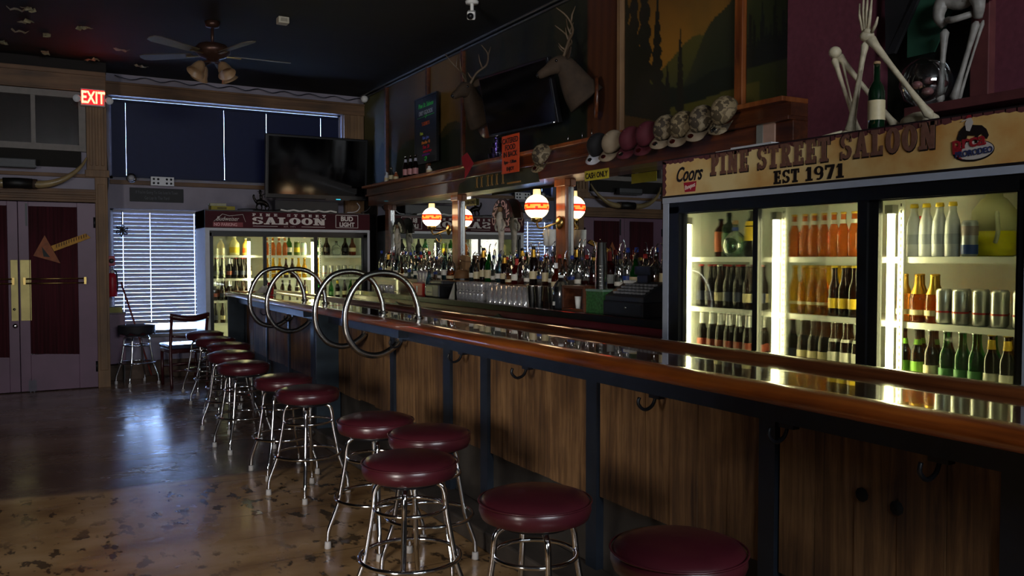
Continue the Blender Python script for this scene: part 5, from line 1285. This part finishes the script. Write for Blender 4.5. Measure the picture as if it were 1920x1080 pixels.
def camo_m(nm, cols):
    if nm in MATS: return MATS[nm]
    m = bpy.data.materials.new(nm); m.use_nodes = True; nt = m.node_tree; b = nt.nodes['Principled BSDF']; tc = nt.nodes.new('ShaderNodeTexCoord'); n = nt.nodes.new('ShaderNodeTexVoronoi'); n.inputs['Scale'].default_value = 22
    n2 = nt.nodes.new('ShaderNodeTexNoise'); n2.inputs['Scale'].default_value = 16; r = nt.nodes.new('ShaderNodeValToRGB'); r.color_ramp.interpolation = 'CONSTANT'
    nt.links.new(tc.outputs['Object'], n2.inputs['Vector']); nt.links.new(n2.outputs[0], r.inputs[0])
    r.color_ramp.elements[0].color = lin(cols[0]); r.color_ramp.elements[1].position = .44; r.color_ramp.elements[1].color = lin(cols[1])
    e = r.color_ramp.elements.new(.53); e.color = lin(cols[2]); e = r.color_ramp.elements.new(.61); e.color = lin(cols[3])
    nt.links.new(r.outputs[0], b.inputs['Base Color']); b.inputs['Roughness'].default_value = .8; MATS[nm] = m; return m
camo = camo_m('woodland_camo', ('33291c', '6e6048', '857860', '4a3f2c')); camo2 = camo_m('tan_camo', ('40341f', '7e6e50', '62533a', '8a7a5c'))
tanf = mat('tan_canvas', '847560', .8); marf = mat('maroon_canvas', '4c1420', .8); blkf = mat('black_canvas', '0f0f12', .8); whf = mat('white_canvas', 'b8bac4', .8)
def caprot(tw=0, tilt=0): return (Matrix.Rotation(-PI / 2 + tw, 4, 'Z') @ Matrix.Rotation(tilt, 4, 'X')).to_euler()
CPS = [(5.26, 2.33, blkf, whf, 'black cap with white brim, leftmost in the row on the beam', 'silver'), (5.07, 2.325, tanf, tanf, 'plain tan cap, second in the row on the beam', 'dark'),
       (4.86, 2.325, marf, marf, 'maroon cap with shiny sticker, third in the row on the beam', 'silver'), (4.67, 2.335, marf, marf, 'maroon cap beside the first camouflage cap of the row', 'dark'),
       (4.48, 2.35, camo, tanf, 'camouflage cap with bright silver sticker, next to the maroon caps', 'silver'), (4.31, 2.35, camo2, tanf, 'camouflage cap with red sticker, between two other camouflage caps of the row', 'dark'),
       (4.13, 2.36, camo, tanf, 'camouflage cap with tan brim, second from the right in the row', 'dark'), (3.93, 2.385, camo2, camo, 'camouflage cap with camouflage brim at the right end of the row', 'silver')]
def cap_at(y, z, cr, br, lb, stk, tw=0, ww=0):
    # crown opening against the fascia, top of the crown facing the room, brim hanging down
    R = Matrix(((0, 0, -1), (0, -1, 0), (-1, 0, 0))).to_4x4()      # local x -> down, local z -> room side (-X)
    E_ = Matrix.Rotation(tw, 4, 'X') @ Matrix.Rotation(.55 + ww, 4, 'Y') @ R
    cap_('cap', cr, br, lb, (3.70, y, z), E_.to_euler(), sticker=stk)
for i, (y, z, cr, br, lb, stk) in enumerate(CPS): cap_at(y, z, cr, br, lb, stk, tw=.35, ww=random.uniform(-.1, .1))
cap_at(6.06, 2.34, camo, camo2, 'single camouflage cap hanging above the nearer globe lamp', 'dark', tw=.3)
# orange sign
t = thing('food_sign', 'orange sign with black capitals about catered food hung on the beam', 'sign', (3.705, 6.625, 2.25))
MB().box(-.004, 0, -.155, .155, 0, .335).build('orange_card', mat('orange_card', 'c8481e', .6), t)
ink = mat('sign_ink', '1a0f0c', .6, var=0)
RX = (PI / 2, 0, -PI / 2)
for s_, z, sz in (('CATERED', .265, .066), ('FOOD', .205, .066), ('IN BACK', .145, .064), ('8pm - 1:30am', .085, .04), ('ENJOY', .022, .046)):
    textobj(s_, sz, ink, t, (-.006, 0, z), rot=RX, align='CENTER', sx=1.0, off=.0015)
t = thing('cash_sign', 'yellow sign with black capitals CASH ONLY fixed under the beam', 'sign', (3.775, 5.40, 2.095))
MB().box(-.004, 0, -.16, .16, 0, .078).build('yellow_plate', mat('yellow_plate', 'b9ac2e', .5), t, bevel=.002); textobj('CASH ONLY', .06, ink, t, (-.006, 0, .017), rot=RX, align='CENTER', sx=.88, off=.0015)
t = thing('cash_sign', 'small dull yellow CASH ONLY sign on the mirror below the carved board', 'sign', (3.985, 7.98, 2.04))
MB().box(-.004, 0, -.13, .13, 0, .07).build('yellow_plate', mat('dull_yellow_plate', '6a6a34', .5), t, bevel=.002); textobj('CASH ONLY', .052, ink, t, (-.006, 0, .016), rot=RX, align='CENTER', sx=.85, off=.001)
# red paper
o = MB().poly([(3.70, 7.60, 2.49), (3.70, 7.48, 2.52), (3.69, 7.32, 2.40), (3.69, 7.52, 2.26), (3.69, 7.50, 2.36), (3.70, 7.58, 2.41)], (-1, 0, 0), .004).build('red_pennant', mat('red_paper', '96101e', .6)); tag(o, 'folded red paper pennant stuck on the edge of the beam', 'pennant')
# menu board
t = thing('menu_board', 'tall black menu board with neon coloured handwriting leaning on the mural', 'sign', (3.96, 9.08, 2.60), rot=(0, .0, 0))
MB().box(0, .02, -.30, .30, 0, .74).build('board', mat('glossy_black_board', '0b0c0e', .4, var=0), t, bevel=.003)
MB().box(-.008, .02, -.315, -.30, -.015, .755).box(-.008, .02, .30, .315, -.015, .755).box(-.008, .02, -.30, .30, -.015, 0).box(-.008, .02, -.30, .30, .74, .755).build('frame', black, t)
def ncol(n, c): return mat('chalk_' + n, c, .6, var=0)
for s_, z, sz, c, sh, x in (('Pine St. Saloon', .63, .075, ('green', '3cc84a'), .2, 0), ('DRY GOODS', .545, .07, ('grey', 'a8aeb0'), 0, 0), ('T-SHIRTS', .42, .06, ('orange', 'c85a22'), 0, 0), ('Hats', .32, .05, ('lime', 'b8c83a'), 0, .12), ('Shot  glass', .265, .045, ('blue', '5a68b8'), 0, 0), ('Hoodies  40', .21, .05, ('amber', 'd07a2a'), 0, 0), ('Tees  20', .155, .055, ('red', 'c8203a'), .2, 0), ('each and every', .11, .04, ('red', 'c8203a'), .2, -.04), ('cash only please', .075, .035, ('purple', '6a2a8a'), .1, 0)):
    textobj(s_, sz, ncol(*c), t, (-.001, x, z), rot=RX, align='CENTER', shear=sh, off=.001, sx=.95)
MB().sweep([(-.002, .24, .52), (-.002, -.24, .525)], .003, 5).sweep([(-.002, .03, .54), (-.002, 0, .50), (-.002, -.03, .545)], .003, 5).build('green_arrow', ncol('green', '3cc84a'), t)
MB().sweep(smooth([(-.002, .03, .05), (-.002, -.01, .06), (-.002, -.02, .035), (-.002, .03, .025), (-.002, .0, .015)], 4), .005, 6).build('green_squiggle', ncol('green', '3cc84a'), t)
# bottles on the beam shelf left
bs = bottle('soda_bottle', 'bottle', SQ, G_DARK, CAPS['silver'], (mcol('pink_label', 'b07a7a'), .03, .09), (mcol('pale_neck', '9a9aa8'), .16, .19)); T_BS = tree(bs)
bs.scale = (1.1, 1.1, 1.15)
for k, (y, lb) in enumerate(((9.30, 'left one of three pink-labelled dark bottles on the beam by the menu board'), (9.20, 'middle one of three pink-labelled dark bottles on the beam by the menu board'), (9.10, 'right one of three pink-labelled dark bottles on the beam by the menu board'))):
    if k == 0: bs.location = (3.80, y, BZ); tag(bs, lb, group='bottles on the beam by the menu board')
    else: place(T_BS, (3.80 + .02 * k, y, BZ), k, lb, 'bottles on the beam by the menu board', (1.1, 1.1, 1.15))
for k, (y, h, m, lb) in enumerate(((9.75, .16, clear, 'small clear bottle at the left of the beam shelf'), (9.9, .12, whitep, 'short white jar at the left of the beam shelf'), (9.6, .10, mcol('orange_tin', '8a4a2a'), 'small orange tin at the left of the beam shelf'), (8.62, .08, white, 'small white pot on the beam under the right side of the menu board'))):
    b_ = bottle('small_jar', 'jar', [(.03, 0), (.033, .004), (.03, h * .6), (.016, h * .75), (.015, h)], m, CAPS['silver'], (L_CREAM, h * .15, h * .45)); b_.location = (3.80, y, BZ); tag(b_, lb)
# shot glass trophy
t = thing('shot_glass_rack', 'pyramid of violet tinted shot glasses on the beam left of the orange sign', 'glass rack', (3.80, 7.05, BZ))
for k in range(4):
    z = k * .05
    MB().lathe([(.085 - k * .017, z), (.08 - k * .017, z + .004), (.088 - k * .017, z + .044), (.05 - k * .012, z + .046)], seg=18).build('glass_tier', thin_glass('violet_glass', 'a89ac8', .2), t)
MB().lathe([(.012, .2), (.02, .22), (.006, .25)], seg=12).build('finial', chrome, t)
for k, (y) in enumerate((6.93, 6.86)):
    b_ = bottle('shot_glass', 'glass', [(.02, 0), (.026, .05)], clear, None); b_.location = (3.78, y, BZ); tag(b_, 'single shot glass on the beam, %s of the two beside the violet pyramid' % ('left' if k == 0 else 'right'))
# nails
for k, (y, lb) in enumerate(((5.75, 'left'), (5.55, 'middle'), (5.42, 'right'))):
    o = MB().sweep([(3.74, y, BZ), (3.74, y, BZ + .06)], .003, 6).build('beam_nail', steel); tag(o, 'bare nail standing on the beam left of the cap row, %s of three' % lb, 'nail')
# wall television above the beam
t = thing('television', 'black flat television tilted down between the two deer heads', 'television', (3.70, 6.52, 2.88), rot=(0, -.22, .10))
MB().box(0, .05, -.52, .52, -.27, .27).build('bezel', black, t, bevel=.006); MB().box(-.003, 0, -.50, .50, -.25, .25).build('screen', mat('black_screen', '050507', .08, var=0), t); MB().box(.05, .26, -.06, .06, -.05, .05).build('wall_bracket', blackm, t)
MB().ball((-.004, -.47, -.26), .004, 8).build('status_light', mat('white_led', 'ffffff', emit='ffffff', es=2, var=0), t)
# television over the distant cooler
t = thing('television', 'large black flat television over the distant cooler against the navy blind', 'television', (3.21, 10.83, 2.65), rot=(.08, 0, -.02))
MB().box(-.66, .66, -.03, .05, -.40, .40).build('bezel', black, t, bevel=.008); MB().box(-.625, .625, -.033, -.03, -.345, .37).build('screen', mat('black_screen', '050507', .08, var=0), t)
MB().box(.10, .42, -.04, -.02, -.405, -.375).build('lower_trim', blackm, t); MB().box(.24, .30, -.042, -.04, -.397, -.388).build('status_light', mat('cyan_led', '30c0d0', emit='30c0d8', es=1.5, var=0), t)
MB().box(-.1, .1, .05, .55, -.08, .08).build('wall_bracket', blackm, t)

# deer heads
fur = mat('deer_fur', '35281c', .85, var=.3, scale=12, bump=.4); fur2 = mat('pale_deer_fur', '7a6248', .85, var=.2, scale=12); ant = mat('antler', '5a4a38', .6, var=.3)
def deer(loc, rz, label):
    t = thing('deer_head', label, 'taxidermy', loc, rz); t.scale = (.85, .85, .85)        # local +x points away from the wall
    pts = smooth([(0, 0, -.16), (.06, 0, -.08), (.12, 0, .02), (.17, 0, .11), (.23, 0, .17), (.30, 0, .16), (.37, 0, .12), (.43, 0, .085), (.46, 0, .07)], 3)
    rad = [(.13, .19), (.12, .17), (.10, .14), (.085, .11), (.082, .095), (.068, .08), (.048, .052), (.04, .042), (.025, .028)]
    rr = []
    for i in range(len(pts)):
        u = i / (len(pts) - 1) * 8; a = min(7, int(u)); f = u - a; rr.append((rad[a][0] + (rad[a + 1][0] - rad[a][0]) * f, rad[a][1] + (rad[a + 1][1] - rad[a][1]) * f))
    MB().sweep(pts, rr, 16).build('head_and_neck', fur, t)
    MB().lathe([(.17, 0), (.18, .01), (.17, .03)], (-.10, 0, -.14), 20, M=Matrix.Rotation(PI / 2, 4, 'Y') @ Matrix.Diagonal((1.15, .9, 1, 1))).build('wall_plaque', back_wood, t)
    MB().ball((.462, 0, .075), (.02, .026, .02), 10).build('nose', black, t)
    for s_ in (-1, 1):
        MB().ball((.29, s_ * .066, .195), .014, 10).build('eye', mat('glass_eye', '080606', .03, coat=1, var=0), t)
        e = MB(); e.sweep(smooth([(.19, s_ * .06, .22), (.17, s_ * .13, .26), (.155, s_ * .20, .29)], 3), [(.012, .02), (.012, .035), (.011, .045), (.01, .042), (.008, .03), (.006, .018), (.002, .004)], 8); e.build('ear', fur, t)
        a = MB(); bm_ = smooth([(.22, s_ * .035, .24), (.18, s_ * .10, .36), (.14, s_ * .22, .44), (.20, s_ * .30, .54), (.30, s_ * .30, .62)], 4)
        a.sweep(bm_, [.016 - .011 * i / (len(bm_) - 1) for i in range(len(bm_))], 8)
        for b0, b1 in (((.16, s_ * .17, .41), (.20, s_ * .15, .56)), ((.16, s_ * .26, .49), (.12, s_ * .27, .64)), ((.20, s_ * .055, .29), (.27, s_ * .05, .36))):
            a.sweep([b0, ((Vector(b0) + Vector(b1)) / 2 + Vector((.01, 0, 0))), b1], [.010, .008, .003], 6)
        a.build('antler', ant, t)
deer((3.90, 7.56, 2.98), PI - .15 + .45, 'dark mounted deer head at the left edge of the wall television')
deer((3.90, 5.72, 2.90), PI - .55, 'dark mounted deer head between the wall television and the red trunk mural')

# arched ornaments in front of the mirror
def ornament(y, z, label, txt, fan, body, h):
    t = thing('mirror_ornament', label, 'ornament', (3.93, y, z))
    pts = [(0, .17 * math.cos(a), .17 * math.sin(a)) for a in [PI * i / 12 for i in range(13)]] + [(0, -.06 * math.cos(a), .06 * math.sin(a)) for a in [PI * i / 8 for i in range(9)]]
    f = MB()
    n = 12
    for i in range(n):
        a, b = PI * i / n, PI * (i + 1) / n
        f.poly([(0, .19 * math.cos(a), .19 * math.sin(a)), (0, .19 * math.cos(b), .19 * math.sin(b)), (0, .05 * math.cos(b), .05 * math.sin(b)), (0, .05 * math.cos(a), .05 * math.sin(a))], (1, 0, 0), .025)
    f.build('fan_board', fan, t)
    if txt: textobj(txt, .085, mat('ornament_letter', 'dcb0a8', .4, var=.1), t, (-.004, 0, .115), rot=RX, align='CENTER', arc=.115, off=.002, sx=1)
    else:
        e = MB()
        for i in range(9):
            a = .25 + i * .33; e.ball((-.006, .12 * math.cos(a), .12 * math.sin(a)), (.01, .018, .022), 8)
        e.build('pale_flowers', mat('pale_flower', 'b8baa4', .6), t)
    fig = MB(); fig.sweep(smooth([(0, .0, .06), (-.01, .01, 0), (0, .0, -.08), (0, -.01, -.18), (0, 0, -h)], 3), [.022, .024, .03, .034, .038, .036, .034, .034, .03, .028, .026, .024, .02][:13], 10)
    for s_ in (-1, 1): fig.sweep(smooth([(0, s_ * .03, -.02), (-.01, s_ * .09, -.07), (-.02, s_ * .05, -.12)], 3), .012, 7)
    fig.build('carved_figure', body, t); MB().ball((-.008, .0, .085), (.026, .028, .034), 12).build('figure_head', mat('figure_face', '6a5238', .6), t)
    MB().lathe([(.045, .05), (.045, .056)], (-.008, 0, .055), 14).lathe([(.024, .11), (.02, .14)], (-.008, 0, 0), 12).build('figure_hat', black, t)
    return t
ornament(7.22, 1.88, 'arched CASH ONLY ornament with a carved figure below in front of the mirror', 'CASH ONLY', mat('dark_red_fan', '2a0f10', .4, coat=.4), mat('grey_carving', '9a978e', .6, var=.3), .36)
ornament(9.87, 1.80, 'pale flowered arched ornament at the far left end of the mirror', None, mat('black_fan', '15130f', .5), mat('pale_carving', 'aaa698', .6, var=.3), .28)
# white hanging cups beneath the nearer lamp
t = thing('napkin_holder', 'white double cup fixed to the column below the nearer globe lamp', 'cup', (3.845, 6.195, 1.60))
MB().lathe([(.03, 0), (.034, .14)], (0, -.04, 0), 14).build('white_cup', paper, t); MB().lathe([(.03, 0), (.034, .14)], (0, .04, 0), 14).build('white_cup', paper, t)

# ================================================================== ON TOP OF THE DISTANT COOLER
t = thing('yellow_box', 'flat yellow box on the left end of the distant cooler', 'box', (2.02, 10.88, 2.075))
MB().box(-.13, .15, -.09, .09, 0, .05).build('carton', mat('yellow_carton', '8f8420', .6), t, bevel=.003); MB().box(-.06, .05, -.092, -.09, .012, .038).build('printed_label', mat('brown_print', '5a5018', .6), t)
t = thing('white_box', 'small cream box stacked on the flat yellow box', 'box', (1.97, 10.88, 2.125))
MB().box(-.09, .10, -.07, .07, 0, .035).build('carton', mat('cream_carton', '9a9a80', .6), t, bevel=.003)
t = thing('rider_statuette', 'dark statuette of a cowboy on a bucking animal on the distant cooler', 'statuette', (2.50, 10.86, 2.075))
dkb = mat('dark_bronze', '1b1612', .4, .5)
MB().box(-.09, .09, -.05, .05, 0, .02).build('base', dkb, t, bevel=.003)
s_ = MB(); s_.sweep(smooth([(-.06, 0, .10), (-.02, 0, .12), (.05, 0, .10), (.08, 0, .06)], 3), [.02, .03, .035, .036, .036, .035, .032, .028, .022, .018], 10)
s_.sweep(smooth([(-.05, 0, .11), (-.09, 0, .17), (-.085, 0, .21)], 3), [.02, .018, .016, .014, .013, .012, .006], 8)
for x0, x1 in ((-.04, -.06), (.0, .01), (.06, .05), (.08, .10)): s_.sweep([(x0, .01, .10), (x1, 0, .05), (x0, 0, .015)], [.014, .009, .008], 6)
s_.build('animal', dkb, t)
s_ = MB(); s_.sweep([(0, 0, .14), (.0, 0, .19), (-.01, 0, .21)], [.018, .02, .012], 8); s_.ball((-.01, 0, .23), .018, 8); s_.sweep([(0, 0, .20), (.05, 0, .22), (.08, 0, .26)], .007, 6); s_.lathe([(.035, .245), (.035, .248), (.016, .25), (.014, .27)], (-.01, 0, 0), 12)
s_.build('rider', dkb, t)
o = MB().add([(2.72 + .08 * i, 10.76 + .10 * j, 2.08 + (.015 if (i + j) % 2 else .03) + .0) for i in range(10) for j in range(3)], [(i * 3 + j, i * 3 + j + 1, (i + 1) * 3 + j + 1, (i + 1) * 3 + j) for i in range(9) for j in range(2)]).build('paper_roll', paper); o.modifiers.new('s', 'SOLIDIFY').thickness = .02
tag(o, 'loose white paper lying along the top of the distant cooler', 'paper')
t = thing('sound_bar', 'dark box behind the papers under the large television', 'speaker', (3.15, 11.05, 2.075))
MB().box(-.45, .38, -.08, .08, 0, .16).build('housing', mat('dark_grey_box', '26242a', .6), t, bevel=.005); MB().box(-.44, .37, -.083, -.08, .01, .15).build('grille', blackm, t)
for k, (pts, lb) in enumerate((([(3.80, 10.85, 2.09), (3.90, 10.82, 2.15), (3.93, 10.85, 2.3), (3.94, 10.9, 2.45), (3.96, 10.8, 2.5)], 'black cable climbing beside the large television'), ([(3.60, 10.82, 2.09), (3.70, 10.78, 2.10), (3.76, 10.79, 2.16), (3.74, 10.84, 2.22)], 'thin pale cable curling beside the large television'), ([(2.2, 10.8, 2.09), (2.35, 10.78, 2.10), (2.55, 10.79, 2.09), (2.8, 10.8, 2.10)], 'black cable lying across the top of the distant cooler'))):
    tag(MB().sweep(smooth(pts, 5), .008 if k != 1 else .005, 6).build('loose_cable', black if k != 1 else whitep), lb, 'cable')

# ================================================================== SKELETONS AND SHELF ITEMS ABOVE THE NEAR COOLER
def bone(mb, a, b, r=.016, k=1.6):
    r *= .72
    a, b = Vector(a), Vector(b); d = b - a
    pts = [a + d * u for u in (0, .05, .14, .35, .65, .86, .95, 1)]
    mb.sweep(pts, [r * .5, r * k, r * 1.15, r * .85, r * .8, r * 1.1, r * k * .95, r * .5], 10)
def foot(mb, a, dirv, r=.010):
    a = Vector(a); dv = Vector(dirv).normalized(); sd = dv.cross(Vector((0, 0, 1)))
    for q in range(5):
        o_ = sd * (q - 2) * .013
        mb.sweep([a + o_ * .4 + Vector((0, 0, .03)), a + dv * .07 + o_ + Vector((0, 0, .022)), a + dv * (.15 - abs(q - 1) * .008) + o_ * 1.25 + Vector((0, 0, .01))], [r * 1.2, r * .8, r * .6], 6)
    mb.ball(a - dv * .02 + Vector((0, 0, .02)), (.03, .025, .022), 10)
t = thing('toy_skeleton', 'plastic skeleton sitting on the near cooler with knees drawn up beside the green bottle', 'skeleton', (0, 0, 0))
TZ = 2.08
mb = MB(); bone(mb, (3.55, 2.84, TZ + .02), (3.50, 2.96, 2.50)); bone(mb, (3.57, 2.855, TZ + .02), (3.53, 2.935, 2.49), .008); mb.build('shin_bone', boneM, t)
mb = MB(); bone(mb, (3.47, 2.84, TZ + .02), (3.50, 2.77, 2.54), .018); bone(mb, (3.49, 2.83, TZ + .02), (3.52, 2.785, 2.53), .008); mb.build('shin_bone', boneM, t)
mb = MB(); bone(mb, (3.52, 2.96, 2.52), (3.72, 2.75, TZ + .05), .02); mb.build('thigh_bone', boneM, t)
mb = MB(); bone(mb, (3.50, 2.76, 2.56), (3.62, 2.50, TZ + .06), .022); mb.build('thigh_bone', boneM, t)
MB().ball((3.50, 2.95, 2.52), (.035, .03, .03), 10).build('knee_cap', boneM, t); MB().ball((3.50, 2.765, 2.56), (.035, .035, .028), 10).build('knee_cap', boneM, t)
mb = MB(); foot(mb, (3.47, 2.87, TZ), (-.15, 1, 0)); mb.build('foot_bones', boneM, t)
mb = MB(); foot(mb, (3.55, 2.89, TZ), (-.15, 1, 0)); mb.build('foot_bones', boneM, t)
mb = MB()
for q, (dy, dz) in enumerate(((.045, .12), (.02, .16), (-.005, .155), (-.03, .13))):
    mb.sweep([(3.49, 2.76 + dy * .3, 2.575), (3.485, 2.76 + dy * .8, 2.60 + dz * .5), (3.49, 2.76 + dy * .9, 2.60 + dz)], [.011, .008, .004], 6)
mb.sweep([(3.49, 2.73, 2.57), (3.48, 2.70, 2.60), (3.48, 2.69, 2.63)], [.01, .008, .004], 6); mb.ball((3.49, 2.755, 2.575), (.02, .028, .02), 8); mb.build('hand_bones', boneM, t)
mb = MB(); mb.ball((3.70, 2.62, TZ + .07), (.06, .10, .045), 12); mb.build('pelvis_bone', boneM, t)
greyb = mat('grey_bone_plastic', '837f78', .5, var=.25, scale=25, bump=.2)
t = thing('toy_skeleton', 'grey plastic skeleton with two straight legs standing on the red brown ledge', 'skeleton', (0, 0, 0))
LZ = 2.248
mb = MB(); bone(mb, (3.85, 2.62, LZ), (3.85, 2.60, 2.60), .022, 1.4); mb.build('leg_bone', greyb, t)
mb = MB(); bone(mb, (3.85, 2.55, LZ), (3.85, 2.44, 2.60), .020, 1.5); bone(mb, (3.86, 2.53, LZ), (3.86, 2.415, 2.60), .010, 1.5); mb.build('leg_bone', greyb, t)
mb = MB(); mb.sweep(smooth([(3.85, 2.60, 2.615), (3.83, 2.62, 2.66), (3.84, 2.60, 2.73), (3.86, 2.53, 2.71), (3.86, 2.46, 2.73), (3.83, 2.42, 2.67), (3.85, 2.435, 2.615)], 4), [.020, .021, .022, .024, .026, .028, .032, .036, .036, .034, .034, .036, .038, .038, .036, .034, .034, .036, .036, .032, .028, .026, .024, .021, .020], 10); mb.sweep(smooth([(3.85, 2.585, 2.64), (3.80, 2.52, 2.62), (3.85, 2.455, 2.64)], 4), .016, 8); mb.sweep([(3.85, 2.50, 2.70), (3.87, 2.46, 2.85), (3.88, 2.45, 3.0)], .025, 8); mb.build('pelvis', greyb, t)
wb = bottle('wine_bottle', 'bottle', [(.032, 0), (.036, .004), (.036, .16), (.03, .185), (.014, .21), (.013, .28)], mat('dark_green_wine_glass', '0c2a16', .06, coat=.8, trans=.3, var=0), CAPS['cork'], (L_CREAM, .05, .13)); wb.location = (3.44, 2.66, TZ); wb.scale = (1.05, 1.05, 1.15); tag(wb, 'dark green wine bottle with pale label beside the seated skeleton')
# recess contents
o = MB().box(4.045, 4.055, 2.40, 3.06, 2.14, 3.35).build('wall_recess_panel', mat('very_dark_green_panel', '141b12', .6, var=.4, scale=3)); tag(o, kind='structure')
o = MB().poly([(3.90, 2.98, 3.0), (3.90, 2.72, 3.0), (3.88, 2.60, 3.10), (3.88, 2.9, 2.55), (3.88, 2.95, 2.55)], (1, 0, 0), .02).build('black_banner', mat('black_felt', '0d0b0e', .8)); tag(o, 'black cloth banner hanging behind the seated skeleton', 'banner')
o = MB().poly([(3.915, 2.85, 2.80), (3.915, 2.55, 2.82), (3.915, 2.70, 2.52), (3.915, 2.85, 2.52)], (1, 0, 0), .01).build('green_pennant', mat('green_felt', '1f4a36', .8)); tag(o, 'green cloth pennant in the recess behind the skeletons', 'pennant')
t = thing('glass_globe', 'clear round glass bowl with pale crumpled contents behind the seated skeleton', 'bowl', (3.86, 2.70, 2.25))
MB().lathe([(.05, 0), (.10, .03), (.125, .10), (.11, .18), (.07, .22)], seg=22, cap=False).build('bowl_glass', clear, t)
mb = MB(); random.seed(9)
for q in range(7): mb.ball((random.uniform(-.05, .05), random.uniform(-.06, .06), .05 + random.random() * .10), (.03, .03, .02), 7)
mb.build('crumpled_contents', mat('pinkish_contents', '8a5a58', .6, var=.6, scale=30), t)
o = MB().ball((3.86, 2.38, 2.80), (.04, .07, .12), 14).build('pink_balloon', mat('magenta_satin', '8a0f44', .4)); o2 = o; tag(o, 'deep pink rounded cloth hanging by the grey skeleton', 'cloth')
# papers and pale box at the left end of the near cooler top
t = thing('paper_stack', 'white sheets lying on the left end of the near cooler', 'paper', (3.45, 3.45, 2.078))
MB().box(-.07, .12, -.22, .22, 0, .02).build('sheet', paper, t); MB().box(-.05, .13, -.18, .12, .02, .032).build('sheet', mat('paper_shade', 'b8babf', .7), t)
t = thing('pale_box', 'pale peach box between the beam end and the maroon wall', 'box', (3.86, 3.72, 2.08))
MB().box(-.06, .06, -.09, .05, 0, .24).build('carton', mat('peach_card', 'a88674', .6), t, bevel=.004); MB().box(-.065, -.06, .0, .05, 0, .24).build('side_strip', mat('grey_card', '7a7a72', .6), t)
